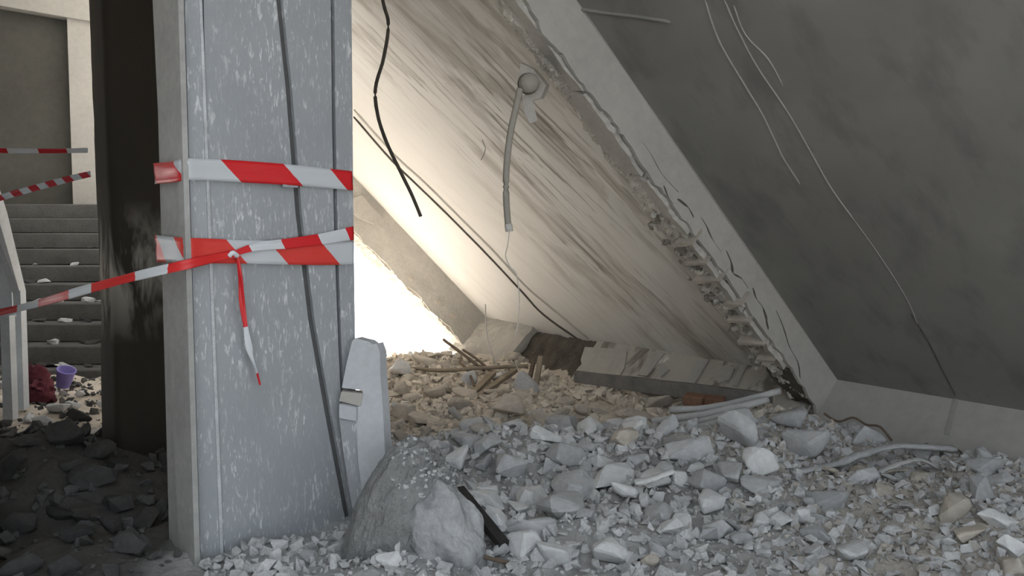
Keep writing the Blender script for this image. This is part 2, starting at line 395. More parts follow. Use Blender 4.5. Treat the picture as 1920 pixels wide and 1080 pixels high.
tag(box('wall_side', (-8.4, 7.3, 0), (-8.2, 10.2, 5.6), M['wall']), kind='structure')
tag(box('wall_side_light_block', (-8.4, 2.5, 0), (-8.2, 5.2, ha.z), M['wall']), kind='structure')  # unseen, added to close off sky light from the left
tag(box('wall_side_top_light_block', (-8.4, 5.2, 2.1), (-8.2, 7.3, ha.z), M['wall']), kind='structure')  # unseen, added above the gap to hold back light higher up
tag(box('wall_sun_bounce', (-2.5, 4.85, 0), (-1.40, 4.97, 3.0), M['light_wall']), kind='structure')  # hidden wall added to bounce sun upward and screen the left corner
tag(box('ceiling_stair', (-8.4, 5.61, 5.4), (-3.8, 10.45, 5.6), M['ceil']), kind='structure')
tag(box('wall_upper', (-8.4, 5.61, ha.z), (-4.6, 5.8, 5.39), M['wall']), kind='structure')
w0 = at(0, 20, 10.1); w1 = at(150, 46, 10.0)
tag(prism('trim_1', [(-8.2, 10.19, w0.z + 0.35), (-4.7, 10.19, w1.z - 0.05), (-4.7, 10.19, 5.38), (-8.2, 10.19, 5.38)], (0, -0.25, 0), M['light_wall']), kind='structure')
tag(box('trim_2', (at(131, 200, 10.0).x, 10.0, 1.9), (at(152, 200, 10.0).x + 0.3, 10.19, 4.3), M['light_wall']), kind='structure')

# ================================================================== FALLEN SLAB
slab = empty('collapsed_floor_slab', mtx=SLAB)
tag(slab, 'huge fallen concrete floor slab sloping down to the right with beams under it', 'concrete slab')
def lbox(name, lo, hi, mat): return box(name, lo, hi, mat, slab)
lbox('added_sun_shade', (-4.5, 4.551, 0.0), (-2.45, 4.72, 0.20), M['panel_l'])  # hidden extra slab edge, added to keep sun off the floor inside
lbox('stained_panel', (-4.5, 0.12, 0.0), (0.1, 4.55, 0.20), M['panel_l'])
o = lbox('plain_panel', (-4.5, -5.2, 0.0), (0.1, 0.118, 0.20), M['panel_r'])

# side face of the broken beam: render plate with a jagged lower edge (crack line seen in the photo)
crack_px = [(985, 0), (1003, 30), (1018, 62), (1043, 90), (1060, 112), (1075, 135), (1095, 160), (1115, 185), (1140, 205), (1165, 232), (1172, 250), (1192, 285),
            (1200, 305), (1222, 335), (1250, 360), (1262, 385), (1300, 405), (1318, 432), (1352, 470), (1368, 505), (1385, 530), (1405, 560), (1425, 590), (1445, 622),
            (1462, 640), (1478, 668), (1492, 698), (1508, 728), (1540, 775)]
def jag(k, a): return a * vnoise((k * 0.73, 3.1, 0), 1.0)
lower = [on_t(x, y, 0.0) for x, y in crack_px]
lower = [Vector((p.x, 0, max(-0.30, min(-0.235, p.z)))) for p in lower]
lower = sorted(lower, key=lambda p: p.x)
fine = []
for a, b in zip(lower[:-1], lower[1:]):
    for k in range(3):
        q = a.lerp(b, k / 3); q.z += 0.018 * vnoise((q.x * 22, 1.7, 0)) + 0.008 * vnoise((q.x * 60, 5.7, 0)); fine.append(q)
fine.append(Vector((0.0, 0, -0.285)))
side = [Vector((-4.5, 0, 0.0))] + [Vector((-4.5, 0, -0.27))] + fine + [Vector((0.0, 0, 0.0))]
prism('side_render', side, (0, 0.022, 0), M['beam'], slab)
# core of the broken beam, rough, slightly recessed
def core(u, v, w):
    s = -4.5 + 4.45 * u
    t = 0.022 + 0.30 * v
    if w == 0: return Vector((s, t, 0.0))
    n = -0.225
    edge = sm(0.55, 1.0, v); nz = vnoise((s * 9, t * 9, 1)) + 0.6 * vnoise((s * 27, t * 27, 4)) + 0.5 * vnoise((s * 62, t * 62, 8)) + 0.3 * vnoise((s * 110, t * 110, 2))
    n += 0.026 * nz
    t += edge * 0.035 * (vnoise((s * 5, 2, 2)) + 0.7 * vnoise((s * 17, 7, 2)))
    n += edge * 0.05
    return Vector((s, t, n))
rough_slab('beam_core', core, 460, 34, M['broken'], slab)
# remaining soffit plaster, several jagged plates with real gaps between them and the side face
def soffit_plate(sa, sb, ta, tb, seed, n0=-0.265, mat='soffit'):
    def fn(u, v, w):
        s = sa + (sb - sa) * u; j = 0.02 * vnoise((s * 7, seed, 0)) + 0.012 * vnoise((s * 25, seed, 3))
        j2 = 0.03 * vnoise((s * 6, seed + 9, 0)) + 0.02 * vnoise((s * 21, seed, 7))
        a = ta + j; b = tb + j2; t = a + (b - a) * v
        s += 0.04 * vnoise((t * 14, seed, 5)) * (1 if u in (0, 1) else 0)
        base = n0 + 0.007 * vnoise((s * 11, t * 11, seed)) + 0.018 * v
        return Vector((s, t, base + (0.035 if w == 0 else 0)))
    return rough_slab('soffit_plaster', fn, 40, 6, M[mat], slab)
soffit_plate(-4.5, -2.62, 0.028, 0.120, 1); soffit_plate(-2.60, -2.05, 0.036, 0.19, 2); soffit_plate(-2.02, -1.62, 0.028, 0.12, 3)
soffit_plate(-1.58, -0.98, 0.035, 0.10, 4); soffit_plate(-0.95, -0.42, 0.032, 0.095, 5); soffit_plate(-0.38, -0.03, 0.03, 0.24, 6, -0.24, 'brown')
# hollow block ribs showing as pale ledges down the broken edge
ribs = [(1288, 452), (1308, 490), (1330, 523), (1378, 568), (1388, 598), (1412, 640), (1438, 672)]
for k, (x, y) in enumerate(ribs):
    c = on_n(x, y, -0.262); L = 0.060 + 0.015 * (k % 3)
    poly = []
    for (du, dv) in ((-0.004, -0.6), (-0.012, -0.1), (-0.016, 0.6), (0.010, 0.62), (0.014, 0.1), (0.012, -0.55)):
        poly.append(Vector((c.x + du + dv * 0.02 + 0.008 * vnoise((k, du * 90, dv)), c.y + dv * 2 * L, -0.285 + 0.01 * vnoise((k, dv * 4, 2)))))
    prism('hollow_block', poly, (0.0, 0.0, 0.10), M['block'], slab)
for k in range(90):      # broken lumps, most darkened to stand in for shaded cavities along the edge
    s = -1.75 + 1.45 * rng.random(); t = 0.09 + 0.21 * rng.random(); r = 0.009 + 0.016 * rng.random()
    bm = bmesh.new()
    for q in range(9):
        v = Vector((rng.gauss(0, 1), rng.gauss(0, 1), rng.gauss(0, 1))).normalized(); bm.verts.new(Vector((s, t, -0.245)) + v * r * Vector((1.2, 1.2, 0.9)).length / 1.6)
    bmesh.ops.convex_hull(bm, input=bm.verts); me = bpy.data.meshes.new('stone_cavity_shade'); bm.to_mesh(me); bm.free(); me.materials.append(M['stone_cavity_shade'] if k % 3 else M['soffit'])
    so = bpy.data.objects.new('stone_cavity_shade', me); COL.objects.link(so); so.parent = slab

# edge beam on the far left, broken soffit
def ebeam(u, v, w):
    s = -2.35 + 2.42 * u; n = 0.0 - 0.385 * v
    if w == 0: t = 4.58
    else: t = 4.25 + 0.006 * vnoise((s * 6, n * 6, 3))
    e = sm(0.82, 1.0, v)
    n += e * (0.03 * vnoise((s * 4, 1, w * 3)) + 0.02 * vnoise((s * 13, 2, w * 5)) + 0.012 * vnoise((s * 41, 2, w * 5)))
    if u in (0.0,): s += 0.08 * vnoise((n * 9, w, 1))
    return Vector((s, t, n))
rough_slab('edge_beam', ebeam, 110, 22, M['edge'], slab)
def ecrumb(u, v, w):     # ragged pale strip of broken concrete along the underside of the edge beam
    s = -2.3 + 2.32 * u; t = 4.27 + 0.28 * v
    n = -0.375 + (0.05 if w == 0 else 0) - (0.02 + 0.025 * vnoise((s * 8, t * 8, 1)) + 0.016 * vnoise((s * 27, t * 27, 4)) if w else 0)
    return Vector((s, t + 0.02 * vnoise((s * 9, v, 3)), n))
rough_slab('broken_edge', ecrumb, 120, 12, M['block'], slab)
# blister of loose plaster near the steel column, patch of crumbled edge
bl = [on_t(x, y, 4.244) for x, y in [(690, 380), (700, 392), (712, 403), (719, 412), (712, 419), (700, 421), (686, 416), (672, 409), (660, 400), (660, 372), (676, 366)]]
prism('loose_plaster', bl, (0, -0.02, 0.0), M['edge'], slab)
for x, y, r in [(770, 522, 0.03), (823, 568, 0.03), (850, 592, 0.03)]:
    c = on_t(x, y, 4.24); poly = [Vector((c.x + r * 1.4 * math.cos(a) * (1 + .3 * vnoise((a, x, 0))), c.y, c.z + r * 0.6 * math.sin(a))) for a in [k * math.pi / 5 for k in range(10)]]
    prism('loose_plaster', poly, (0, 0.02, 0), M['block'], slab)

# cross beam: smooth length on the right, stained length in the middle, bare brown length, broken block
def xbeam(ta, tb, depth, n_u, mat, name, rough=0.0, seed=0, s0=0.0):
    def fn(u, v, w):
        t = ta + (tb - ta) * u; n = -depth(t) * v
        s = s0 + (0.32 if w == 0 else 0.0)
        e = sm(0.7, 1, v)
        n += e * rough * (0.05 * vnoise((t * 5, seed, w)) + 0.03 * vnoise((t * 16, seed, w)))
        if w: s += rough * (0.012 * vnoise((t * 7, n * 7, seed)) + 0.006 * vnoise((t * 30, n * 30, seed)))
        return Vector((s, t, n))
    return rough_slab(name, fn, n_u, 14, M[mat], slab)
xbeam(-5.2, 0.0, lambda t: 0.48, 40, 'beam', 'cross_beam')
xbeam(0.03, 2.42, lambda t: 0.27 + 0.075 * t, 90, 'stained', 'cross_beam_plaster', 0.6, 3)
xbeam(2.40, 3.42, lambda t: 0.47, 50, 'brown', 'bare_cross_beam', 2.6, 5, 0.03)
# plaster joint strip on the smooth cross beam
j0 = on_s(1793, 748, -0.002); j1 = on_s(1775, 815, -0.002)
prism('joint_strip', [Vector((0, j0.y - 0.012, j0.z)), Vector((0, j0.y + 0.012, j0.z)), Vector((0, j1.y + 0.014, j1.z)), Vector((0, j1.y - 0.014, j1.z))], (-0.004, 0, 0), M['ridge'], slab)
# patches on the stained cross beam
def face_patch(name, pts, mat, th=0.012, s=-0.004):
    return prism(name, [Vector((s, q.y, q.z)) for q in (on_s(x, y, s) for x, y in pts)], (-th, 0, 0), M[mat], slab)
face_patch('plaster_patch', [(1098, 652), (1150, 655), (1176, 660), (1172, 690), (1160, 712), (1128, 716), (1096, 700), (1090, 676)], 'edge')
face_patch('plaster_patch', [(1222, 660), (1246, 664), (1214, 706), (1196, 704)], 'light_wall', 0.01)
face_patch('plaster_patch', [(1310, 672), (1330, 675), (1302, 722), (1284, 720)], 'light_wall', 0.01)
face_patch('plaster_patch', [(1392, 684), (1402, 686), (1382, 726), (1374, 724)], 'light_wall', 0.01)
face_patch('plaster_patch', [(1232, 690), (1246, 682), (1256, 694), (1240, 708)], 'light_wall', 0.012)
face_patch('plaster_patch', [(905, 640), (930, 622), (978, 626), (990, 640), (968, 668), (940, 690), (912, 686)], 'edge', 0.06, -0.02)
face_patch('plaster_patch', [(1352, 690), (1362, 686), (1378, 692), (1370, 712), (1348, 720), (1338, 706)], 'soffit', 0.012)
# broken node block where edge beam and cross beam meet
def node(u, v, w):
    t = 3.40 + 1.05 * u; n = 0.02 - 0.50 * v
    s = (0.25 if w == 0 else -0.05 - 0.06 * u) + (0.04 * vnoise((t * 4, n * 4, 2)) + 0.02 * vnoise((t * 14, n * 14, 5))) * (1 if w else 0)
    n += sm(0.6, 1, v) * (0.06 * vnoise((t * 4, 3, w)) + 0.03 * vnoise((t * 13, 5, w)))
    return Vector((s, t, n))
rough_slab('broken_joint_block', node, 30, 16, M['edge'], slab)

# dark crack along the stained panel (a pulled-off conduit chase) and pale ridges on the plain panel
def ribbon_on_slab(name, pts, w, h, mat, n0=0.0):
    pts = smooth_path([on_n(x, y, n0) for x, y in pts], 5); V = []; F = []
    for i, p in enumerate(pts):
        d = (pts[min(i + 1, len(pts) - 1)] - pts[max(i - 1, 0)]).normalized(); s = Vector((-d.y, d.x, 0))
        ww = w * (0.75 + 0.8 * abs(vnoise((p.x * 6, p.y * 6, 2))))
        if i in (0, len(pts) - 1): ww *= 0.15
        p = p + s * (0.3 * w * vnoise((p.x * 9, p.y * 9, 6)))
        V += [p - s * ww, p - s * ww * 0.4 + Vector((0, 0, -h)), p + s * ww * 0.4 + Vector((0, 0, -h)), p + s * ww]
    for i in range(len(pts) - 1):
        for k in range(3): F.append((i * 4 + k, i * 4 + k + 1, i * 4 + 5 + k, i * 4 + 4 + k))
        F.append((i * 4 + 3, i * 4, i * 4 + 4, i * 4 + 7))
    return fix(mesh_obj(name, V, F, mat, slab))
ribbon_on_slab('surface_chase', [(664, 205), (740, 290), (800, 345), (860, 405), (925, 470), (990, 540), (1050, 590), (1105, 636)], 0.022, 0.010, M['edge'])
ribbon_on_slab('surface_chase', [(664, 218), (735, 300), (795, 358), (852, 414), (915, 478), (975, 542), (1020, 590), (1085, 636)], 0.016, 0.012, M['crack'])
ribbon_on_slab('plaster_ridge', [(1322, 0), (1345, 70), (1390, 150), (1430, 215), (1465, 290), (1500, 345)], 0.006, 0.004, M['ridge'])
ribbon_on_slab('plaster_ridge', [(1358, 0), (1385, 60), (1420, 125), (1480, 215), (1520, 285), (1560, 355), (1600, 410)], 0.005, 0.004, M['ridge'])
ribbon_on_slab('plaster_ridge', [(1376, 10), (1398, 65), (1440, 110), (1468, 160)], 0.004, 0.004, M['ridge'])
ribbon_on_slab('plaster_ridge', [(1600, 410), (1650, 480), (1700, 560), (1725, 620)], 0.003, 0.003, M['ridge'])
ribbon_on_slab('plaster_crack', [(1708, 588), (1740, 640), (1765, 690), (1792, 742)], 0.006, 0.003, M['crack'])
ribbon_on_slab('plaster_ridge', [(1086, 16), (1140, 24), (1200, 31), (1258, 40)], 0.007, 0.012, M['panel_r'])
ribbon_on_slab('panel_arris', [(1081, 0), (1200, 174), (1322, 350), (1445, 530), (1568, 710)], 0.005, 0.004, M['ridge'])
# fine cracks in the side face of the broken beam
def crack_on_side(pts, w):
    pts = smooth_path([on_t(x, y, -0.001) for x, y in pts], 4); V = []; F = []
    for i, p in enumerate(pts):
        ww = w * (0.5 + abs(vnoise((p.x * 15, 2, 9)))) * (0.2 if i in (0, len(pts) - 1) else 1)
        V += [p + Vector((ww, 0, 0)), p + Vector((-ww, 0, 0)), p + Vector((-ww, -0.002, 0.0)), p + Vector((ww, -0.002, 0))]
    for i in range(len(pts) - 1):
        for a, b in ((0, 1), (1, 2), (2, 3), (3, 0)): F.append((i * 4 + a, i * 4 + b, i * 4 + 4 + b, i * 4 + 4 + a))
    fix(mesh_obj('hairline_crack', V, F, M['crack'], slab))
for pts, w in [([(1206, 268), (1222, 292), (1240, 325), (1262, 350), (1272, 360)], 0.008), ([(1245, 348), (1252, 368), (1262, 382)], 0.016),
               ([(1270, 374), (1290, 388), (1300, 408)], 0.022), ([(1315, 408), (1325, 425), (1335, 448), (1352, 472)], 0.020),
               ([(1362, 470), (1372, 495), (1374, 512), (1390, 522), (1402, 540)], 0.020), ([(1412, 540), (1418, 560), (1432, 580), (1440, 618)], 0.022),
               ([(1455, 582), (1468, 612), (1480, 650), (1496, 680), (1500, 710)], 0.012)]:
    crack_on_side(pts, w)

# ================================================================== STEEL-CLAD COLUMN
A_ = at(345, 450, 2.9); ANG = math.radians(44)
cu = Vector((math.cos(ANG), math.sin(ANG), 0)); cv = Vector((-math.sin(ANG), math.cos(ANG), 0))
A0 = Vector((A_.x, A_.y, 0))
def cf(x, y, v=0.0): return hit(x, y, A0 + cv * v, cv)               # point on the front plane
def cl(x, y, u=0.0): return hit(x, y, A0 + cu * u, cu)               # point on the left flank
scol = empty('steel_clad_column', A0)
tag(scol, 'tall column clad in scuffed grey sheet metal, standing in the foreground', 'column')
def keep_local(o, root):
    o.parent = root; o.matrix_parent_inverse = Matrix.Translation(-root.location); return o
def strip(name, top, bot, ext, mat, plane=cf, v=0.0, zt=None, zb=0.05):
    """quad strip given px x-range at y=0 and y=1080, stretched up to the ceiling and down to the floor"""
    def line(xa, xb):
        a = plane(xa, 0, v); b = plane(xb, 1080, v); d = (b - a) / (b.z - a.z)
        return a + d * ((zt or ha.z) - a.z), a + d * (zb - a.z)
    a, b = line(top[0], bot[0]); c, d = line(top[1], bot[1])
    return keep_local(prism(name, [a, c, d, b], ext, M[mat]), scol)
def polystrip(name, left, right, ext, mat, v=0.0):
    """strip between two px polylines on the front plane; first and last points are extended"""
    L = [cf(x, y, v) for x, y in left]; R = [cf(x, y, v) for x, y in right]
    for q in (L, R):
        d = (q[0] - q[1]) / (q[0].z - q[1].z); q.insert(0, q[0] + d * (ha.z - q[0].z))
        d = (q[-1] - q[-2]) / (q[-1].z - q[-2].z); q.append(q[-1] + d * (0.05 - q[-1].z))
    return keep_local(prism(name, L + R[::-1], ext, M[mat]), scol)
# core
cc = [A0 + cu * 0.02 + cv * 0.03, A0 + cu * 0.69 + cv * 0.03, A0 + cu * 0.69 + cv * 0.27, A0 + cu * 0.02 + cv * 0.27]
keep_local(prism('core', [p + Vector((0, 0, 0.02)) for p in cc], (0, 0, ha.z - 0.02), M['flank']), scol)
strip('flank_sheet', (286, 322), (338, 358), cu * 0.015, 'flank', cl)
strip('flank_rib', (322, 334), (358, 366), cu * 0.02, 'flank', cl, -0.008)
strip('corner_lip', (335, 341), (368, 374), cv * 0.02, 'lip', cf, -0.006)
strip('corner_angle', (346, 374), (377, 416), cv * 0.02, 'steel', cf, 0.0)
strip('fold_lip', (374, 379), (415, 421), cv * 0.02, 'lip', cf, -0.007)
slant = [(530, 0), (548, 170), (566, 400), (590, 600), (622, 780), (645, 900), (664, 1000)]
main_l = [(382, 0), (388, 400), (402, 800), (424, 1080)]
polystrip('main_sheet', main_l, [(x - 12, y) for x, y in slant], cv * 0.02, 'steel', 0.004)
polystrip('seam_shadow', [(x - 13, y) for x, y in slant], [(x + 6, y) for x, y in slant], cv * 0.012, 'seam_shade', 0.014)  # dark strip beside the overlapping sheet stands in for its cast shadow
polystrip('overlap_sheet', slant, [(620, 0), (622, 200), (626, 420), (634, 640), (641, 780), (655, 920), (670, 1000)], cv * 0.02, 'steel', -0.010)
polystrip('edge_strip', [(627, 0), (629, 200), (633, 420), (640, 640), (650, 820), (676, 1000)], [(658, 0), (660, 200), (663, 420), (666, 640), (668, 820), (680, 1000)], cv * 0.03, 'steel', -0.006)
# right return of the column so that it is a closed box
b0 = cf(659, 0, 0.0); b1 = cf(668, 1000, 0.0)
d = (b1 - b0) / (b1.z - b0.z)
keep_local(prism('return_sheet', [b0 + d * (ha.z - b0.z), b0 + d * (0.05 - b0.z), b0 + d * (0.05 - b0.z) + cv * 0.29, b0 + d * (ha.z - b0.z) + cv * 0.29], cu * -0.015, M['steel']), scol)
keep_local(prism('back_sheet', [p + Vector((0, 0, 0.02)) for p in (A0 + cu * 0.03 + cv * 0.27, A0 + cu * 0.70 + cv * 0.27, A0 + cu * 0.70 + cv * 0.285, A0 + cu * 0.03 + cv * 0.285)], (0, 0, ha.z - 0.02), M['flank']), scol)
# small torn tab
keep_local(prism('torn_tab', [cf(x, y, -0.012) for x, y in [(528, 346), (556, 347), (556, 352), (528, 351)]], cv * -0.012, M['steel']), scol)

# ================================================================== BARRIER TAPE
def ribbon(name, path, width_dirs, widths, mat, parent=None, wob=0.002, seed=0, sub=8, th=0.0004):
    pts = smooth_path(path, sub); n = len(pts); V = []; F = []; U = []; L = 0
    m = len(path) - 1; nv = 6
    for i, p in enumerate(pts):
        if i: L += (p - pts[i - 1]).length
        q = i / sub; k = min(int(q), m - 1); fr = q - k
        wd = width_dirs[k].lerp(width_dirs[k + 1], fr).normalized(); w = widths[k] * (1 - fr) + widths[k + 1] * fr
        d = (pts[min(i + 1, n - 1)] - pts[max(i - 1, 0)]).normalized(); nn = d.cross(wd).normalized()
        for j in range(nv + 1):
            v = j / nv - 0.5
            V.append(p + wd * (w * v) + nn * (wob * (vnoise((L * 9, v * 5, seed)) + vnoise((L * 3, v * 22, seed + 4))))); U.append((L, v * w))
    s = nv + 1
    for i in range(n - 1):
        for j in range(nv): F.append((i * s + j, i * s + s + j, i * s + s + j + 1, i * s + j + 1))
    o = mesh_obj(name, V, F, mat, parent, U, smooth=True)
    md = o.modifiers.new('thickness', 'SOLIDIFY'); md.thickness = th; md.offset = 0
    return o
def mid(f, xt, yt, xb, yb, v):
    a = f(xt, yt, v); b = f(xb, yb, v); return (a + b) / 2, (a - b).normalized(), (a - b).length
def band(name, spec, mat, seed):
    P, W, S = [], [], []
    for f, xt, yt, xb, yb, v in spec:
        c, w, l = mid(f, xt, yt, xb, yb, v); P.append(c); W.append(w); S.append(l)
    return ribbon(name, P, W, S, mat, None, 0.003, seed)
T1 = make_tape('barrier_tape_upper', 0.97, 0.46, 0.02, duty=0.55, trans=0.35)
o = band('barrier_tape', [(cl, 288, 306, 290, 345, -0.012), (cl, 318, 303, 322, 342, -0.016), (cf, 345, 297, 347, 338, -0.022), (cf, 384, 298, 386, 338, -0.020), (cf, 450, 301, 452, 342, -0.018),
                            (cf, 540, 308, 542, 347, -0.024), (cf, 600, 314, 602, 352, -0.024), (cf, 660, 321, 662, 357, -0.022)], T1, 1)
tag(o, 'upper band of red and white barrier tape wrapped round the steel column', 'barrier tape')
T2 = make_tape('barrier_tape_lower', 0.9, 0.40, 0.17, red=(0.66, 0.05, 0.04), duty=0.58, trans=0.35)
low = empty('barrier_tape', cf(437, 478, -0.03)); tag(low, 'lower barrier tape knotted on the steel column with a tail and long stretched end', 'barrier tape')
o = band('wrapped_band', [(cl, 290, 440, 294, 492, -0.012), (cl, 318, 444, 322, 492, -0.016), (cf, 348, 446, 350, 496, -0.022), (cf, 384, 447, 386, 494, -0.022), (cf, 450, 450, 452, 494, -0.018),
                            (cf, 540, 452, 542, 496, -0.022), (cf, 600, 452, 604, 497, -0.024), (cf, 663, 452, 664, 496, -0.020)], T2, 2)
keep_local(o, low)
T3 = make_tape('barrier_tape_twisted', 0.3, 0.42, 0.0, red=(0.64, 0.03, 0.03), duty=0.62, trans=0.15)
def free_ribbon(name, spec, mat, parent=None, seed=0, wob=0.004):
    P, W, S = [], [], []
    for x, y, D, w, tilt in spec:
        P.append(at(x, y, D)); W.append(Vector((-math.sin(tilt), 0.25, math.cos(tilt))).normalized()); S.append(w * D / FPX)
    return ribbon(name, P, W, S, mat, parent, wob, seed)
kD = cf(437, 478, -0.03).y
o = free_ribbon('stretched_end', [(440, 476, kD, 14, 0.3), (405, 483, cf(405, 483, -0.035).y, 17, 0.2), (350, 496, cf(350, 496, -0.045).y, 19, 0.25), (300, 507, 2.87, 19, 0.25), (230, 524, 2.95, 17, 0.3), (140, 549, kD + 0.1, 18, 0.3), (60, 572, kD + 0.3, 14, 0.3), (-30, 592, kD + 0.45, 12, 0.3), (-120, 612, kD + 0.6, 12, 0.3)], T3, None, 5)
keep_local(o, low)
T4 = make_tape('barrier_tape_cross', 0.4, 0.30, 0.10, duty=0.55, trans=0.2)
o = band('crossing_end', [(cf, 440, 470, 440, 480, -0.030), (cf, 480, 455, 482, 470, -0.032), (cf, 540, 447, 542, 466, -0.034), (cf, 600, 438, 602, 459, -0.034), (cf, 663, 424, 664, 450, -0.030)], T4, 7)
keep_local(o, low)
T5 = make_tape('barrier_tape_tail', 0.2, 0.47, 0.0, duty=0.60, trans=0.15)
kp = [cf(445, 474, -0.035), cf(450, 520, -0.04), cf(453, 560, -0.045), cf(460, 610, -0.045), cf(468, 655, -0.04), cf(480, 690, -0.04), cf(488, 722, -0.04)]
o = ribbon('tail', kp, [cu, (cu + cv * .4).normalized(), cu, (cu - cv * .5).normalized(), cu, (cu + cv).normalized(), cu], [0.008, 0.022, 0.024, 0.016, 0.028, 0.016, 0.008], T5, None, 0.003, 9)
keep_local(o, low)
kn = tube('knot', [cf(430, 480, -0.035), cf(437, 474, -0.045), cf(445, 480, -0.035)], 0.009, NT('tape_knot_white').color((0.72, 0.75, 0.78)).rough(0.35).m, None, 8)
keep_local(kn, low)
T6 = make_tape('barrier_tape_far', 0.5, 0.35, 0.21, red=(0.55, 0.02, 0.03), duty=0.5, trans=0.1)
o = free_ribbon('barrier_tape', [(-90, 281, 4.6, 9, 0), (-20, 282, 4.6, 9, 0), (40, 283, 4.6, 10, 0), (100, 283, 4.6, 9, 0), (165, 282, 4.55, 10, 0)], T6, None, 11, 0.002)
tag(o, 'level barrier tape behind the dark column, higher of the two by the stairs', 'barrier tape')
T7 = make_tape('barrier_tape_slope', 0.6, 0.088, 0.0, red=(0.55, 0.03, 0.04), duty=0.5, trans=0.1)
o = free_ribbon('barrier_tape', [(-80, 396, 4.2, 13, 0.2), (-10, 374, 4.3, 13, 0.2), (60, 354, 4.4, 13, 0.2), (120, 338, 4.5, 13, 0.2), (170, 326, 4.58, 12, 0.2)], T7, None, 12, 0.003)
tag(o, 'finely striped barrier tape sloping up to the dark column above the stairs', 'barrier tape')

# ================================================================== DARK COLUMN
dcx = at(235, 450, 4.15); rad = 0.235; dc0 = Vector((-2.06, 4.42, 0.0))
dcol = empty('sooty_column', dc0); tag(dcol, 'dark sooty brown column behind the steel clad one, dust smears halfway up', 'column')
outl = []
ca = math.radians(38); hx = 0.19; rr = 0.05
for qx, qy, a0 in ((1, 1, 0), (-1, 1, 90), (-1, -1, 180), (1, -1, 270)):
    for k in range(5):
        a = math.radians(a0 + k * 22.5); x = qx * (hx - rr) + rr * math.cos(a); y = qy * (hx - rr) + rr * math.sin(a)
        outl.append((x * math.cos(ca) - y * math.sin(ca), x * math.sin(ca) + y * math.cos(ca)))
V = []; F = []; nz = 60; no = len(outl)
for i in range(nz + 1):
    z = (ha.z) * i / nz; g = 1 + 0.10 * (1 - sm(0.3, 1.2, z))
    for x, y in outl:
        e = 1 + 0.02 * vnoise((x * 5, y * 5, z * 3)) + 0.012 * vnoise((x * 16, y * 16, z * 9))
        V.append((x * e * g + 0.03 * (1 - z / 3.7), y * e * g, z))
for i in range(nz):
    for k in range(no): F.append((i * no + k, i * no + (k + 1) % no, i * no + no + (k + 1) % no, i * no + no + k))
F += [tuple(range(no - 1, -1, -1)), tuple(range(nz * no, nz * no + no))]
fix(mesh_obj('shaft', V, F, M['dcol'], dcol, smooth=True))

# ================================================================== STAIRS AND RAILING
stair = empty('staircase', (-5.0, 7.0, 0.2)); tag(stair, 'dusty concrete stair rising away at the far left behind the dark column', 'staircase')
s0y, z0 = 6.9, 0.20
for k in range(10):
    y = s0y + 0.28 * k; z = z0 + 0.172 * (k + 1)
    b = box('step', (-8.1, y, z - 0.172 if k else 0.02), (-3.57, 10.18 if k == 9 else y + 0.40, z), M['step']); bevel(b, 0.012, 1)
    keep_local(b, stair)
rail = empty('stair_railing', at(30, 770, 5.3)); tag(rail, 'pale metal stair railing with sloping handrail at the left edge', 'railing')
RD = 5.2
def rbox(name, pts, D, dep, mat='rail'):
    return keep_local(prism(name, [at(x, y, D) for x, y in pts], (0, dep, 0), M[mat]), rail)
rbox('post', [(25, 545), (38, 545), (45, 768), (31, 768)], RD, 0.06)
rbox('post', [(0, 596), (17, 592), (24, 788), (6, 792)], RD - 0.15, 0.06)
keep_local(prism('handrail', [at(36, 545, RD - .02), at(20, 548, RD - .02), at(-12, 425, RD - 0.3), at(-60, 260, RD - .6), at(-48, 250, RD - .6), at(0, 398, RD - .3)], (0, 0.07, 0), M['rail']), rail)
rbox('infill_panel', [(-30, 420), (-6, 432), (22, 550), (24, 600), (-30, 600)], RD + 0.03, 0.012)
rbox('lower_rail', [(-30, 590), (27, 580), (28, 594), (-30, 604)], RD - 0.02, 0.05)
rbox('infill_panel', [(18, 600), (24, 598), (28, 700), (26, 762)], RD + 0.02, 0.01)

# ================================================================== RUBBLE BED AND GRAVEL
def bed():
    xs = np.arange(-4.9, 3.5, 0.032); ys = np.arange(2.2, 10.0, 0.032); nx, ny = len(xs), len(ys)
    V = np.zeros((nx * ny, 3)); k = 0
    for i, x in enumerate(xs):
        for j, y in enumerate(ys): V[k] = (x, y, height(x, y)); k += 1
    F = []
    for i in range(nx - 1):
        for j in range(ny - 1):
            x, y = xs[i], ys[j]
            if y > 6.95 and x < -3.3: continue
            if x < -0.66 * y - 0.7: continue
            l = SINV @ Vector((x, y, height(x, y, False)))
            if l.x > 0.9 and l.y < 4.4: continue
            a = i * ny + j; F.append((a, a + ny, a + ny + 1, a + 1))
    used = sorted({q for f in F for q in f}); mp = {u: n for n, u in enumerate(used)}
    F = [tuple(mp[q] for q in f) for f in F]
    nb = len(used); V2 = [tuple(V[u]) for u in used]
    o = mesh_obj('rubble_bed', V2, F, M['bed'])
    tag(o, 'grey and brown dust and crushed concrete covering the floor', 'rubble', kind='stuff')
bed()

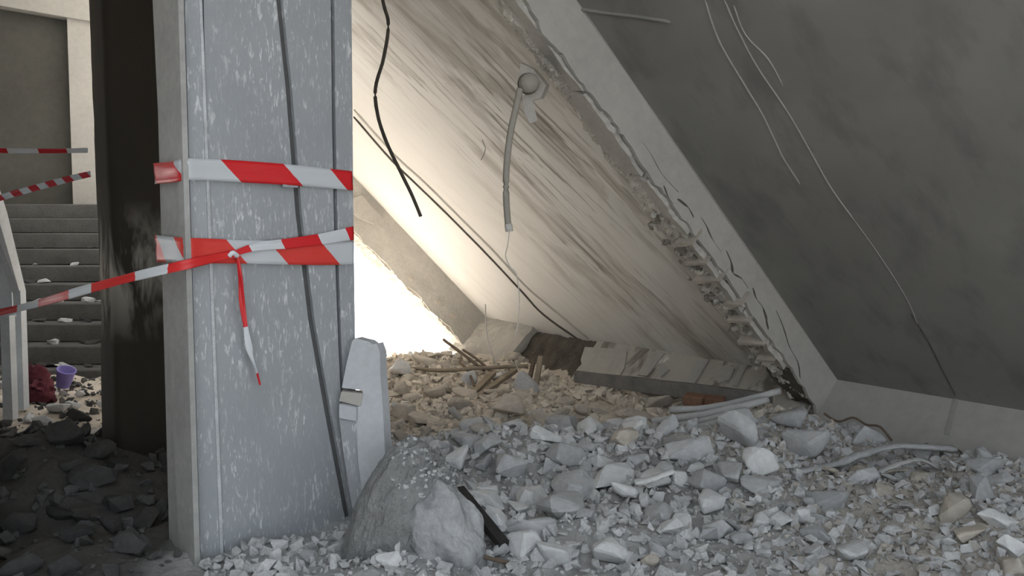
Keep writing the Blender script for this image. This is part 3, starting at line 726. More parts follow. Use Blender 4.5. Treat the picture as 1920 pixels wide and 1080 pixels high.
def hull(seed, n, dims, sub=0, jit=0.0):
    r = random.Random(seed); bm = bmesh.new()
    for _ in range(n):
        v = Vector((r.gauss(0, 1), r.gauss(0, 1), r.gauss(0, 1))).normalized()
        m = max(abs(v.x), abs(v.y), abs(v.z)); v = v.lerp(v / m, 0.55) * (0.82 + 0.28 * r.random())
        bm.verts.new((v.x * dims[0], v.y * dims[1], v.z * dims[2]))
    res = bmesh.ops.convex_hull(bm, input=bm.verts)
    bmesh.ops.delete(bm, geom=[g for g in bm.verts if not g.link_faces], context='VERTS')
    bmesh.ops.dissolve_limit(bm, angle_limit=0.22, verts=bm.verts, edges=bm.edges)
    if sub:
        bmesh.ops.bevel(bm, geom=list(bm.edges), offset=0.05, segments=1, affect='EDGES', clamp_overlap=True)
        bmesh.ops.triangulate(bm, faces=bm.faces)
        bmesh.ops.subdivide_edges(bm, edges=[e for e in bm.edges if e.calc_length() > 0.28], cuts=sub, use_grid_fill=True)
        for v in bm.verts:
            c = v.co; k = noise.noise(c * 1.7 + Vector((seed, 0, 0))) + 0.6 * noise.noise(c * 4.3 + Vector((0, seed, 0)))
            v.co = c * (1 + jit * k)
    bmesh.ops.triangulate(bm, faces=bm.faces); bmesh.ops.recalc_face_normals(bm, faces=bm.faces)
    return bm
small = []
for k in range(14):
    bm = hull(900 + k, 9, (0.5, 0.5 * rng.uniform(0.7, 1), 0.5 * rng.uniform(0.5, 0.9)))
    bm.verts.ensure_lookup_table(); small.append((np.array([v.co[:] for v in bm.verts]), [tuple(v.index for v in f.verts) for f in bm.faces])); bm.free()
def inside(x, y, m=0.05):
    l = SINV @ Vector((x, y, height(x, y, False) + 0.05))
    if l.x > -m and l.y < 4.6: return False                      # behind the cross beam
    q = Vector((x, y, 0)) - A0; u = q.dot(cu); v = q.dot(cv)
    if -0.02 < u < 0.72 and -0.03 - m * 0.3 < v < 0.42: return False      # inside the steel column
    if (Vector((x, y, 0)) - dc0).length < 0.22 + m: return False
    if y > 6.85 - m and x < -3.3: return False
    if x < -1.68 and y < 2.5: return False
    return True
def seen(x, y): return -0.68 * y < x < 0.68 * y
def gravel(name, count, smin, smax, region, mat, label, power=2.2, sink=0.15):
    nr = np.random.RandomState(len(name) * 7 + count); V = []; F = []; base = 0; n = 0; tries = 0
    x0, x1, y0, y1 = region
    while n < count and tries < count * 6:
        tries += 1
        y = y0 + (y1 - y0) * nr.rand(); x = x0 + (x1 - x0) * nr.rand()
        if not seen(x, y) or not inside(x, y): continue
        s = smin * (1 + ((smax / smin) - 1) * nr.rand() ** power)
        vv, ff = small[nr.randint(len(small))]
        a, b, c = nr.rand(3) * 6.283; ca_, sa_, cb_, sb_ = math.cos(a), math.sin(a), math.cos(b * 0.3), math.sin(b * 0.3)
        R = np.array([[ca_, -sa_, 0], [sa_, ca_, 0], [0, 0, 1]]) @ np.array([[1, 0, 0], [0, cb_, -sb_], [0, sb_, cb_]])
        w = (vv * s * (0.7 + 0.6 * nr.rand(3))) @ R.T + np.array([x, y, height(x, y) + s * (0.35 - sink)])
        V.append(w); F += [tuple(base + q for q in f) for f in ff]; base += len(w); n += 1
    V = np.concatenate(V); o = mesh_obj(name, V.tolist(), F, mat); tag(o, label, 'gravel', kind='stuff'); return o
G_grey = mat_concrete('grey_gravel', (0.60, 0.595, 0.59), 0.42, 9, 0.4, world_pos=True)
G_dark = mat_concrete('shade_dark_gravel', (0.10, 0.098, 0.095), 0.35, 9, 0.4, world_pos=True)  # crumbs coloured dark to match the shade painted in that corner
G_brown = mat_concrete('brownish_gravel', (0.52, 0.485, 0.445), 0.3, 9, 0.4, world_pos=True)
G_tan = mat_concrete('tan_gravel', (0.68, 0.61, 0.52), 0.25, 9, 0.4, world_pos=True)
gravel('grey_gravel', 9500, 0.010, 0.075, (-1.12, 3.3, 2.45, 4.75), G_grey, 'loose grey gravel and crumbs strewn over the foreground', 3.0)
gravel('brown_gravel', 2600, 0.010, 0.06, (1.0, 3.3, 2.45, 4.6), G_brown, 'loose brownish crumbs strewn over the right foreground', 3.0)
gravel('tan_gravel', 5200, 0.016, 0.11, (-1.9, 1.9, 4.55, 8.3), G_tan, 'loose tan gravel and crumbs between the opening and cross beam', 2.6)
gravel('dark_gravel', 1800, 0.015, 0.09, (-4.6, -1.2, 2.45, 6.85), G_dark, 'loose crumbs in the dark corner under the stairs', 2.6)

# ================================================================== RUBBLE CHUNKS
lib = []
for k in range(26):
    bm = hull(k * 13 + 5, rng.choice((11, 13, 16)), (0.5, 0.5 * rng.uniform(0.7, 1), 0.5 * rng.uniform(0.6, 1)), 1, 0.07)
    me = bpy.data.meshes.new('chunk'); bm.to_mesh(me); bm.free(); lib.append(me)
flatlib = []
for k in range(8):
    bm = hull(k * 17 + 300, 12, (0.5, 0.5 * rng.uniform(0.7, 1), 0.16), 1, 0.05)
    me = bpy.data.meshes.new('chunk'); bm.to_mesh(me); bm.free(); flatlib.append(me)
cache = {}
def chunk_mesh(k, mat, flat=False):
    key = (k, mat, flat)
    if key not in cache:
        me = (flatlib if flat else lib)[k].copy(); me.materials.clear(); me.materials.append(M[mat]); cache[key] = me
    return cache[key]
placed = []
def chunk(name, loc, dims, mat, label, group=None, flat=False, rot=None):
    k = rng.randrange(len(flatlib if flat else lib))
    o = bpy.data.objects.new(name, chunk_mesh(k, mat, flat)); COL.objects.link(o)
    o.location = loc; o.scale = dims
    o.rotation_euler = rot or (rng.uniform(-0.3, 0.3), rng.uniform(-0.3, 0.3), rng.uniform(-0.5, 0.5))
    tag(o, label, 'rubble', group); placed.append((loc[0], loc[1], max(dims[0], dims[1]) / 2)); return o
HAND = [ # px centre x,y, width,height, material, label
 (748, 694, 44, 42, 'pale', 'cube shaped pale chunk on the heap just right of the leaning board'),
 (793, 677, 56, 36, 'tan', 'rounded chunk on the crest of the heap against the bright opening'),
 (754, 728, 40, 40, 'tan', 'long chunk lying below the cube shaped pale chunk'),
 (774, 746, 42, 28, 'tan', 'small blocky chunk left of the pair of thin planks'),
 (813, 737, 46, 32, 'tan', 'squarish tan chunk in the far heap below the rods'),
 (868, 739, 50, 30, 'tan', 'smooth tan chunk at the lower end of the thin planks'),
 (878, 713, 36, 36, 'grey', 'grey chunk under the horizontal rod in the far heap'),
 (757, 772, 46, 42, 'tan', 'flat tan slab shard tilted on the heap beside the leaning board'),
 (799, 787, 64, 34, 'tan', 'broad tan chunk at the near side of the brown heap'),
 (953, 766, 56, 54, 'tan', 'upright tan slab shard with a straight top edge'),
 (1003, 774, 34, 30, 'grey', 'dark grey chunk right of the upright tan shard'),
 (975, 746, 46, 24, 'tan', 'low tan chunk directly below the triangular shard'),
 (1062, 752, 38, 28, 'tan', 'tan chunk below the bare brown part of the cross beam'),
 (1088, 766, 36, 32, 'tan', 'pointed tan chunk in the brown rubble left of the pipes'),
 (1055, 773, 34, 26, 'tan', 'small domed tan chunk in front of the pointed one'),
 (898, 803, 50, 30, 'tan', 'domed tan chunk at the front of the brown heap'),
 (1198, 786, 76, 38, 'tan', 'long smooth tan chunk left of the pale pipes'),
 (1167, 822, 64, 38, 'tan', 'tan chunk at the border of the grey heap'),
 (1027, 817, 64, 42, 'pale', 'pale grey chunk at the crest of the foreground heap, centre'),
 (871, 824, 62, 44, 'grey', 'blue grey chunk behind the broken stump'),
 (856, 856, 62, 70, 'pale', 'large pale chunk right of the top of the broken stump'),
 (953, 875, 70, 62, 'grey', 'large angular grey chunk right of the charred plank'),
 (913, 922, 42, 44, 'pale', 'pale chunk at the upper end of the charred plank'),
 (930, 972, 56, 48, 'pale', 'flat pale chunk beside the middle of the charred plank'),
 (1062, 852, 72, 48, 'grey', 'broad grey chunk near the crest of the foreground heap'),
 (1143, 898, 100, 50, 'pale', 'wide pale block in the middle of the foreground heap'),
 (1126, 862, 56, 40, 'pale', 'rounded pale chunk behind the wide pale block'),
 (1296, 842, 96, 64, 'grey', 'big grey chunk in front of the pale pipes'),
 (1384, 806, 84, 100, 'grey', 'tall pointed concrete chunk in front of the pipes'),
 (1427, 864, 60, 80, 'pale', 'flat faced block leaning below the tall pointed chunk'),
 (1512, 822, 92, 104, 'grey', 'largest concrete chunk at the foot of the broken beam'),
 (1488, 786, 70, 50, 'grey', 'chunk wedged between the pipes and the foot of the beam'),
 (1591, 852, 38, 24, 'pale', 'small pale chunk in front of the cross beam corner'),
 (1630, 822, 74, 46, 'grey', 'chunk resting against the smooth cross beam'),
 (1497, 966, 46, 48, 'pale', 'isolated pale chunk in the right foreground gravel'),
 (1422, 937, 30, 20, 'pale', 'small white chunk left of the isolated pale one'),
 (1783, 950, 92, 78, 'tan', 'large tan grey chunk at the right below the torn strips'),
 (1873, 971, 76, 52, 'pale', 'pale faceted chunk near the right edge of the picture'),
 (1826, 1004, 80, 44, 'tan', 'low chunk in front of the pale faceted one at right'),
 (1900, 1020, 52, 62, 'pale', 'upright pale chunk at the right edge, nearest the corner'),
 (1143, 1038, 70, 64, 'pale', 'bright chunk at the bottom edge of the picture, right of centre'),
 (1215, 1052, 44, 38, 'tan', 'small tan chunk beside the bright chunk at the bottom edge'),
 (1035, 1036, 90, 66, 'pale', 'large bright chunk near the bottom edge at the centre'),
 (1042, 942, 124, 74, 'grey', 'massive grey chunk in the centre of the foreground heap'),
 (1000, 990, 100, 44, 'grey', 'long low chunk between the massive one and the bright one'),
 (1548, 940, 94, 38, 'grey', 'flat grey chunk behind the isolated pale one'),
 (1373, 875, 34, 32, 'pale', 'small round pale chunk left of the leaning flat faced block'),
 (1430, 908, 80, 34, 'grey', 'wide low chunk under the leaning flat faced block'),
 (1840, 918, 64, 52, 'grey', 'grey chunk behind the large tan grey one at right'),
 (1850, 872, 74, 42, 'grey', 'grey chunk at the right edge below the smooth cross beam'),
 (727, 1052, 48, 48, 'pale', 'pale chunk at the front foot of the broken stump'),
 (674, 1040, 34, 32, 'grey', 'small grey chunk between the steel column and the stump'),
 (577, 1046, 40, 30, 'grey', 'small chunk at the foot of the steel column sheet'),
 (1330, 905, 70, 50, 'grey', 'rough grey chunk in the middle of the right foreground'),
 (1240, 880, 60, 50, 'grey', 'grey chunk between the wide pale block and the big one'),
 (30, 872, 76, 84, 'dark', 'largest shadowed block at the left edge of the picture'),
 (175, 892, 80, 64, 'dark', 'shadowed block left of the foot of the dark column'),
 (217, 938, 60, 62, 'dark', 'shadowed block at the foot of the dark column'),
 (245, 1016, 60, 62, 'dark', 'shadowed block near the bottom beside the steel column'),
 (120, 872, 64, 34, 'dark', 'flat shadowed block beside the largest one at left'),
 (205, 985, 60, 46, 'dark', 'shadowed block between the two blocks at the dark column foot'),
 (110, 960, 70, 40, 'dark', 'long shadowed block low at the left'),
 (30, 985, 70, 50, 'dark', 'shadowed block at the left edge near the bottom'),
 (105, 765, 50, 26, 'grey', 'pale dusty chunk below the purple pot'),
 (150, 780, 44, 30, 'dark', 'dark chunk left of the dark column below the pot'),
]
for px, py, w, h, mt, lab in HAND:
    g = ground_hit(px, min(py + h * 0.42, 1120)); D = g.y; W = w * D / FPX * 1.12; H = h * D / FPX * 1.15
    c = at(px, py, D + W * 0.15)
    chunk('concrete_chunk', (c.x, c.y, c.z), (W, W * rng.uniform(0.6, 0.85), H), mt, lab)
LAND = [(690, 800, 'the leaning board'), (770, 950, 'the broken stump'), (830, 1010, 'the smooth dusty lump'), (900, 970, 'the charred plank'), (983, 720, 'the triangular shard'),
 (953, 766, 'the upright tan shard'), (820, 692, 'the long level pole'), (925, 722, 'the thin planks'), (868, 664, 'the rod in the opening'), (748, 694, 'the cube shaped chunk'),
 (1198, 786, 'the long smooth tan chunk'), (1340, 775, 'the pale pipe bundle'), (1384, 806, 'the tall pointed chunk'), (1512, 822, 'the largest chunk at the beam foot'),
 (1296, 842, 'the big grey chunk before the pipes'), (1143, 898, 'the wide pale block'), (1042, 942, 'the massive grey chunk'), (1035, 1036, 'the large bright chunk bottom centre'),
 (1143, 1038, 'the bright chunk at bottom edge'), (953, 875, 'the angular chunk by the charred plank'), (1497, 966, 'the isolated pale chunk'), (1660, 880, 'the pale torn strip'),
 (1640, 850, 'the long dusty strip'), (1783, 950, 'the large tan grey chunk'), (1873, 971, 'the pale faceted chunk'), (1630, 822, 'the chunk against the cross beam'),
 (500, 1060, 'the steel clad column'), (30, 872, 'the largest shadowed block'), (217, 938, 'the block at the dark column foot'), (245, 1016, 'the lowest shadowed block'),
 (120, 712, 'the purple pot'), (70, 725, 'the maroon cloth'), (35, 760, 'the railing posts'), (1302, 744, 'the orange brick'), (1230, 728, 'the dark strip'),
 (1427, 864, 'the leaning flat faced block'), (1062, 852, 'the broad grey chunk'), (856, 856, 'the large pale chunk by the stump'), (1826, 1004, 'the low chunk at right'),
 (799, 787, 'the broad tan chunk'), (898, 803, 'the domed tan chunk'), (1088, 766, 'the pointed tan chunk'), (1012, 690, 'the upright stake')]
used_labels = set()
def project(p):
    v = Vector(p) - CAM; z = v.dot(FW); return 960 + FPX * v.dot(RT) / z, 540 - FPX * v.dot(UP) / z
def auto_label(loc, dims, mat, flat):
    x, y = project(loc); px = max(dims) * FPX / loc[1]
    size = 'tiny' if px < 24 else 'small' if px < 40 else 'medium' if px < 62 else 'large'
    shape = 'flat' if flat else 'long' if dims[0] > 1.4 * dims[1] else 'blocky' if dims[2] > 0.75 * dims[0] else 'low'
    col = {'tan': 'tan', 'pale': 'pale', 'grey': 'grey', 'dark': 'dark'}[mat]
    for lx, ly, ph in sorted(LAND, key=lambda q: (q[0] - x) ** 2 + (q[1] - y) ** 2)[:4]:
        dx, dy = x - lx, y - ly
        rel = ('right of' if dx > 0 else 'left of') if abs(dx) > 1.2 * abs(dy) else ('in front of' if dy > 0 else 'behind')
        far = 'just ' if math.hypot(dx, dy) < 70 else '' if math.hypot(dx, dy) < 140 else 'some way '
        lab = f'{size} {shape} {col} chunk {far}{rel} {ph}'
        if lab not in used_labels: used_labels.add(lab); return lab
    return None
ZONES = [ # x0,x1,y0,y1, count, smin,smax, mats, spacing, fallback label, group
 (-1.6, 0.35, 5.7, 8.0, 70, 0.08, 0.22, ('tan', 'pale', 'tan'), 0.8, 'small dusty chunk loose in the sunny heap by the bright opening', 'chunks heaped by the opening'),
 (-0.9, 1.4, 4.6, 5.7, 52, 0.07, 0.20, ('tan', 'tan', 'grey'), 0.75, 'small brown chunk loose in the hollow behind the grey foreground heap', 'chunks in the brown hollow'),
 (-0.25, 1.35, 3.0, 4.7, 92, 0.07, 0.21, ('grey', 'pale', 'grey'), 0.6, 'small grey chunk loose in the foreground heap right of the stump', 'chunks in the foreground heap'),
 (1.2, 2.7, 2.8, 4.5, 40, 0.05, 0.14, ('grey', 'tan', 'tan'), 0.8, 'small chunk loose in the gravel at the right foreground', 'chunks in the right foreground'),
 (-1.1, -0.25, 2.5, 3.15, 12, 0.04, 0.09, ('grey', 'pale'), 0.8, 'small chunk loose at the foot of the steel clad column', 'chunks at the steel column foot'),
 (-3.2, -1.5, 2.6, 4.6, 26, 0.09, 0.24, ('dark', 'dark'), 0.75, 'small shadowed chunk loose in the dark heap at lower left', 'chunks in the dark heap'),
 (-4.4, -2.8, 4.8, 6.8, 20, 0.07, 0.16, ('grey', 'pale'), 0.85, 'small pale chunk loose on the floor before the stairs', 'chunks before the stairs'),
]
for x0, x1, y0, y1, cnt, a, b, mats, spc, lab, grp in ZONES:
    n = tr = 0
    while n < cnt and tr < 6000:
        tr += 1
        x = rng.uniform(x0, x1); y = rng.uniform(y0, y1); s = a + (b - a) * rng.random() ** 1.6
        if not seen(x, y) or not inside(x, y, s * 0.55): continue
        if any((x - p[0]) ** 2 + (y - p[1]) ** 2 < (spc * (s / 2 + p[2])) ** 2 for p in placed): continue
        fl = rng.random() < 0.25; mt = mats[rng.randrange(len(mats))]
        loc = (x, y, height(x, y) + s * 0.2); dm = (s * rng.uniform(1.0, 1.35), s * rng.uniform(0.75, 1.1), s * rng.uniform(0.6, 1.0) * (1.4 if fl else 1))
        o = chunk('concrete_chunk', loc, dm, mt, auto_label(loc, dm, mt, fl) or lab, grp, fl); n += 1
        if fl: o.rotation_euler = (rng.uniform(-0.9, 0.9), rng.uniform(-0.5, 0.5), rng.uniform(0, 6.28))
        else: o.rotation_euler[2] = rng.uniform(0, 6.28)

# triangular grey shard standing in the far rubble
tD = 6.35
o = prism('concrete_shard', [at(x, y, tD) for x, y in [(960, 738), (968, 700), (976, 697), (1002, 722), (1007, 740), (985, 748)]], (0.03, 0.07, 0.0), M['grey']); bevel(o, 0.006, 1)
tag(o, 'triangular grey shard standing upright in the far rubble', 'rubble')

# ------------------------------------------------------------------ broken stump and charred plank
def stump():
    bm = bmesh.new(); bmesh.ops.create_icosphere(bm, subdivisions=6, radius=1)
    for v in bm.verts:
        c = v.co.copy(); m = max(abs(c.x), abs(c.y), abs(c.z)); c = c.lerp(c / m, 0.25)
        k = 0.12 * noise.noise(c * 1.6 + Vector((3, 1, 2))) + 0.06 * noise.noise(c * 4.5) + 0.03 * noise.noise(c * 11) + 0.018 * noise.noise(c * 27)
        crest = sm(0.35, 0.95, c.x * 0.55 + c.z * 0.8)
        k += crest * (0.07 * noise.noise(c * 9) + 0.05 * noise.noise(c * 21)) - crest * 0.08
        v.co = Vector((c.x * 0.165, c.y * 0.17, c.z * 0.30)) * (1 + k)
    bmesh.ops.rotate(bm, verts=bm.verts, cent=(0, 0, 0), matrix=Matrix.Rotation(math.radians(26), 3, 'Y') @ Matrix.Rotation(math.radians(-14), 3, 'X'))
    me = bpy.data.meshes.new('broken_stump'); bm.to_mesh(me); bm.free(); me.materials.append(M['boulder'])
    o = bpy.data.objects.new('broken_stump', me); COL.objects.link(o); o.location = at(752, 962, 3.02)
    tag(o, 'big rounded broken concrete stump beside the foot of the steel column', 'rubble')
    r = random.Random(21); tops = [v.co for v in me.vertices if 0.10 < v.co.z and v.co.x > -0.02 and v.co.y < 0.04]
    V = []; F = []
    for k in range(110):                       # bare aggregate showing along the broken crest
        c = r.choice(tops); vv, ff = small[r.randrange(len(small))]; sz = r.uniform(0.010, 0.028); b = len(V)
        a = r.uniform(0, 6.28); ca_, sa_ = math.cos(a), math.sin(a)
        V += [(c.x + sz * (p[0] * ca_ - p[1] * sa_), c.y + sz * (p[0] * sa_ + p[1] * ca_), c.z + sz * p[2]) for p in vv]; F += [tuple(b + i for i in f) for f in ff]
    tag(mesh_obj('broken_aggregate', V, F, M['grey'], o), kind='stuff')
stump()
def heap():
    bm = bmesh.new(); bmesh.ops.create_icosphere(bm, subdivisions=6, radius=1)
    for v in bm.verts:
        c = v.co; k = 0.30 * noise.noise(c * 1.9 + Vector((9, 1, 2))) + 0.06 * noise.noise(c * 4.5) + 0.012 * noise.noise(c * 14) + 0.006 * noise.noise(c * 30)
        v.co = Vector((c.x * 0.17, c.y * 0.17, c.z * 0.27)) * (1 + k)
    me = bpy.data.meshes.new('concrete_lump'); bm.to_mesh(me); bm.free(); me.materials.append(M['lump'])
    o = bpy.data.objects.new('concrete_lump', me); COL.objects.link(o); o.location = at(828, 1024, 3.0); o.rotation_euler = (0.1, -0.30, 0.4)
    tag(o, 'smooth dusty lump of concrete right of the broken stump', 'rubble')
heap()
o = plank('charred_plank', at(860, 918, 3.3), at(945, 1022, 3.0), 0.045, 0.03, M['dwood']); tag(o, 'charred black plank sloping down right of the dusty lump', 'plank')
o = tube('rusty_rod', [at(870, 1035, 2.9), at(930, 1050, 2.92), at(1010, 1068, 2.95)], 0.008, M['rust'], rough=0.3); tag(o, 'rusty rod in the gravel below the charred plank', 'rod')

# ------------------------------------------------------------------ broken board leaning on the column
bd = empty('leaning_board', at(690, 965, 3.25)); tag(bd, 'pale broken board with a notch leaning on the steel column', 'board')
def bpiece(name, pts, D, ext, mat='board'):
    poly = [at(x, y, D(y) if callable(D) else D) for x, y in pts]
    return keep_local(prism(name, poly, ext, M[mat]), bd)
slope = lambda y: 3.33 - (y - 640) * 0.0003
bpiece('upper_face', [(666, 634), (676, 637), (690, 640), (698, 646), (706, 644), (712, 660), (713, 700), (718, 770), (722, 850), (728, 880), (716, 905), (690, 945), (681, 938), (672, 870), (668, 800), (666, 762), (676, 762), (680, 732), (641, 727), (650, 680), (660, 640)], slope, (0.02, 0.05, 0))
bpiece('notch_block', [(640, 734), (680, 738), (676, 762), (636, 752)], 3.29, (0.0, 0.06, 0), 'soffit')
bpiece('lower_ledge', [(636, 758), (668, 764), (668, 790), (636, 784)], 3.27, (0.01, 0.06, 0))
bpiece('side_face', [(636, 785), (668, 790), (672, 850), (680, 935), (690, 950), (684, 985), (668, 992), (656, 925), (644, 850)], 3.285, (0.01, 0.04, 0), 'steel')  # darker grey on this side of the board stands in for its shade

# ------------------------------------------------------------------ cables and conduit
hang = on_n(716, -60, 0.0)
o = tube('hanging_cable', [at(700, -170, 4.3), at(716, -10, 4.3), at(728, 45, 4.3), at(719, 110, 4.3), at(704, 165, 4.3), at(708, 215, 4.3), at(724, 265, 4.3), at(750, 320, 4.3), at(772, 365, 4.3), at(789, 406, 4.3)],
         0.0095, M['cable'], rough=0.15); tag(o, 'dark cable hanging from above in front of the stained slab', 'cable')
con = empty('conduit', at(990, 158, 4.12)); tag(con, 'dusty grey conduit with round cap bent down from the broken beam', 'conduit')
cD = 4.12
ax = Vector((0.15, -1, -0.12)).normalized()
c0 = at(992, 156, cD)
keep_local(tube('round_cap', [c0 - ax * 0.09, c0 - ax * 0.03, c0 + ax * 0.012, c0 + ax * 0.03], lambda u: 0.050 if 0.02 < u < 0.8 else 0.045, M['conduit'], seg=20, sub=3), con)
keep_local(tube('cap_rim', [c0 - ax * 0.035, c0 - ax * 0.02], 0.054, M['crack'], seg=20), con)
keep_local(tube('conduit_pipe', [at(975, 166, cD - 0.03), at(968, 200, cD - .03), at(957, 250, cD - .03), at(950, 310, cD - .03), at(949, 370, cD - .03), at(953, 424, cD - .03)], 0.0175, M['conduit'], seg=10), con)
keep_local(prism('bracket', [at(x, y, cD + 0.05) for x, y in [(978, 180), (996, 178), (1008, 226), (994, 232), (984, 214)]], (0, 0.02, 0), M['soffit']), con)
keep_local(prism('mount_plate', [at(x, y, cD + 0.06) for x, y in [(972, 150), (976, 118), (1000, 130), (1024, 160), (1014, 184), (990, 190)]], (0.02, 0.05, 0.01), M['soffit']), con)
keep_local(tube('conduit_end', [at(953, 420, cD - .03), at(955, 434, cD - .03)], 0.020, M['wire'], seg=8), con)
def wire(pts, D, r, lab, mat='wire'):
    o = tube('thin_wire', [at(x, y, d if (d := D(i / (len(pts) - 1)) if callable(D) else D) else 1) for i, (x, y) in enumerate(pts)], r, M[mat], seg=5); tag(o, lab, 'wire'); return o
wire([(955, 432), (952, 460), (948, 480), (956, 500), (968, 515), (974, 560), (972, 600), (966, 630)], 4.1, 0.0028, 'thin pale wire hanging out of the conduit end')
wire([(910, 570), (912, 620), (922, 660), (935, 690), (955, 712), (958, 735)], 6.6, 0.0055, 'thin pale wire hanging in front of the edge beam foot')
wire([(966, 680), (972, 700), (962, 722), (957, 745)], 6.3, 0.004, 'short pale wire curling over the triangular shard')
wire([(904, 262), (910, 280), (902, 300)], lambda u: 4.75, 0.003, 'tiny curled wire on the stained slab left of the conduit', 'conduit')
wire([(1545, 775), (1572, 790), (1600, 783), (1625, 796), (1650, 800), (1672, 826)], lambda u: 4.72 - 0.3 * u, 0.007, 'dark twisted wire at the foot of the smooth cross beam', 'rust')
wire([(1735, 832), (1760, 840), (1785, 838), (1805, 850)], 4.2, 0.006, 'dark bent wire in front of the joint in the cross beam', 'rust')

# ------------------------------------------------------------------ rods, planks, pipes
def rod(name, pts, r, mat, lab, cat='rod', flat=1.0, rough=0.2):
    o = tube(name, [at(x, y, D) for x, y, D in pts], r, M[mat], seg=8, rough=rough, flat=flat); tag(o, lab, cat); return o
rod('rusty_rod', [(832, 637, 7.4), (868, 664, 7.1), (908, 694, 6.8)], 0.014, 'rust', 'rusty rod jutting up into the bright opening')
rod('rusty_rod', [(868, 656, 7.3), (893, 672, 7.1), (925, 700, 6.8)], 0.012, 'rust', 'second rusty rod lower beside the edge beam foot')
rod('pale_rod', [(780, 690, 6.9), (830, 695, 6.7), (900, 690, 6.6), (990, 686, 6.6)], 0.016, 'wood', 'long pole lying level across the far heap')
rod('rusty_rod', [(862, 678, 6.9), (880, 700, 6.6), (890, 726, 6.3)], 0.012, 'rust', 'short rod dipping into the far heap left of the planks')
o = plank('thin_plank', at(888, 736, 6.2), at(924, 700, 6.7), 0.055, 0.03, M['wood']); tag(o, 'short plank, upper left of the two thin planks', 'plank')
o = plank('thin_plank', at(890, 748, 6.1), at(966, 694, 6.7), 0.05, 0.03, M['wood']); tag(o, 'longer plank, lower right of the two thin planks', 'plank')
o = plank('wood_stake', at(1005, 722, 6.5), at(1014, 668, 6.6), 0.04, 0.03, M['wood']); tag(o, 'upright wooden stake before the bare brown beam', 'stake')
o = plank('wood_stake', at(992, 716, 6.55), at(1000, 680, 6.65), 0.03, 0.03, M['rust']); tag(o, 'short dark stake left of the upright wooden one', 'stake')
o = plank('beam_shade_strip', at(1080, 706, 6.45), at(1445, 752, 5.05), 0.05, 0.10, M['beam_shade']); tag(o, 'long dark strip standing in for the shaded underside of the stained cross beam', 'beam_shade')  # dark strip put in for the shaded bottom face of the cross beam
rod('pale_pipe', [(1255, 769, 4.85), (1345, 762, 4.8), (1462, 733, 4.85)], 0.021, 'pipe', 'uppermost pale pipe of the bundle by the beam foot', 'pipe')
rod('pale_pipe', [(1222, 790, 4.75), (1330, 775, 4.7), (1440, 750, 4.75)], 0.023, 'pipe', 'second pale pipe from the top of the bundle', 'pipe')
rod('pale_pipe', [(1232, 802, 4.65), (1300, 792, 4.6), (1400, 768, 4.65)], 0.018, 'pipe', 'third pale pipe from the top of the bundle', 'pipe')
rod('pale_pipe', [(1275, 812, 4.55), (1330, 796, 4.5), (1385, 784, 4.5)], 0.022, 'pipe', 'lowest and shortest pale pipe of the bundle', 'pipe')
rod('torn_strip', [(1565, 917, 3.75), (1630, 893, 3.8), (1690, 868, 3.85), (1725, 862, 3.9), (1752, 874, 3.9)], 0.020, 'pipe', 'pale torn strip bent over the right foreground gravel', 'strip', 0.45, 0.6)
rod('torn_strip', [(1485, 886, 3.95), (1560, 872, 4.0), (1620, 850, 4.05), (1690, 836, 4.1), (1790, 842, 4.1)], 0.030, 'grey', 'long dusty torn strip behind the pale one', 'strip', 0.45, 0.6)
rod('torn_strip', [(1600, 905, 3.8), (1660, 884, 3.85), (1710, 880, 3.9)], 0.014, 'tan', 'short torn strip under the pale one', 'strip', 0.45, 0.6)
rod('torn_strip', [(1190, 905, 3.6), (1225, 898, 3.62), (1262, 884, 3.65)], 0.022, 'pale', 'short pale strip right of the wide pale block', 'strip', 0.5, 0.6)
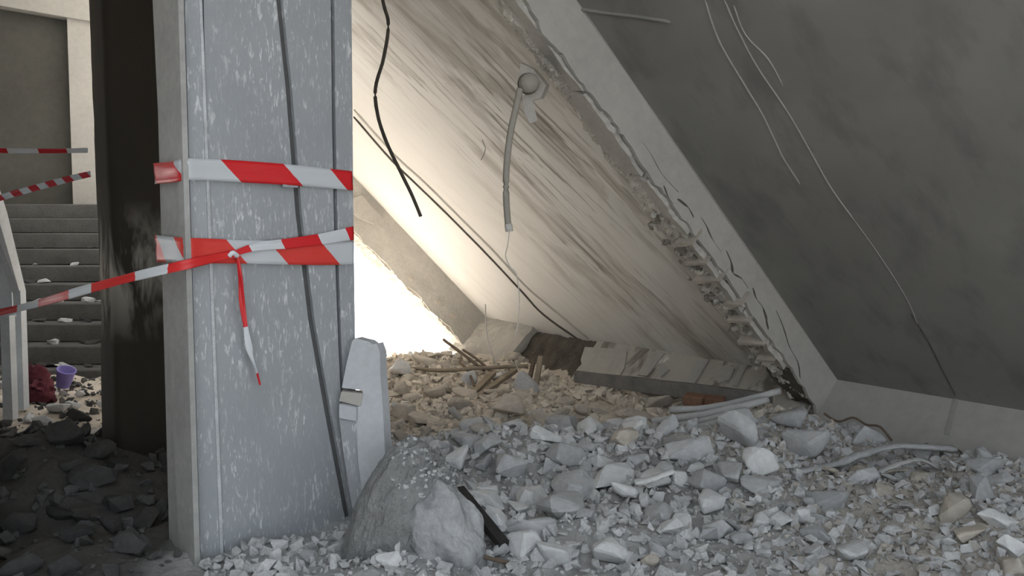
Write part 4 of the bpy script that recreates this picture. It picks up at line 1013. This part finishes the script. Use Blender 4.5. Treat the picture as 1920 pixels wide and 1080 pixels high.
for k, (x, y, lab) in enumerate([(1302, 744, 'bright orange brick under the stained cross beam'), (1340, 748, 'darker red brick beside the bright orange one')]):
    D = 5.2; c = at(x, y + 5, D); o = box('red_brick', (-0.065, -0.05, -0.032), (0.065, 0.05, 0.032), M['brick']); bevel(o, 0.006, 1); o.location = c; o.rotation_euler = (0.1, 0.05, -0.5 + k * 0.15); tag(o, lab, 'brick')

# ------------------------------------------------------------------ things by the stairs
def bundle():
    P = [at(48, 712, 5.6), at(66, 704, 5.65), at(84, 716, 5.6), at(88, 736, 5.5), at(74, 742, 5.5), at(92, 722, 5.55)]
    o = tube('cloth_bundle', P, lambda u: 0.055 + 0.02 * math.sin(u * 9), M['cloth'], seg=14, rough=0.9); tag(o, 'crumpled maroon cloth on the floor before the stairs', 'cloth')
bundle()
def pot():
    c = at(121, 710, 5.75); V = []; F = []; prof = [(0.0, 0.0), (0.045, 0.0), (0.062, 0.12), (0.066, 0.125), (0.066, 0.135), (0.058, 0.135), (0.042, 0.012), (0.0, 0.012)]
    sg = 20
    for r, z in prof:
        for k in range(sg): a = 2 * math.pi * k / sg; V.append((r * math.cos(a), r * math.sin(a), z - 0.06))
    for i in range(len(prof) - 1):
        for k in range(sg): F.append((i * sg + k, i * sg + (k + 1) % sg, (i + 1) * sg + (k + 1) % sg, (i + 1) * sg + k))
    o = mesh_obj('plastic_pot', V, F, M['purple'], smooth=True); o.location = c; o.rotation_euler = (0.2, 0.35, 0); tag(o, 'small purple plastic pot lying before the stairs', 'pot')
pot()
sr = random.Random(3)
ORD = ['first', 'second', 'third', 'fourth', 'fifth', 'sixth', 'seventh', 'eighth', 'ninth']
for i, cnt in enumerate((8, 7, 5, 4, 3, 2, 2)):          # flakes lying on the treads
    y0 = s0y + 0.28 * i; z = z0 + 0.172 * (i + 1)
    xs = sorted(sr.uniform(-0.63 * y0, -0.53 * y0) for _ in range(cnt))
    for q, x in enumerate(xs):
        w = sr.uniform(0.04, 0.11); mt = sr.choice(('grey', 'dark', 'grey', 'dark')); y = y0 + sr.uniform(0.08, 0.19)
        chunk('concrete_flake', (x, y, z + w * 0.18), (w * 1.4, w, w * 0.6), mt, f'{mt} flake on stair tread {ORD[i]} from the bottom, {ORD[q]} from the left', 'flakes on the stair treads')
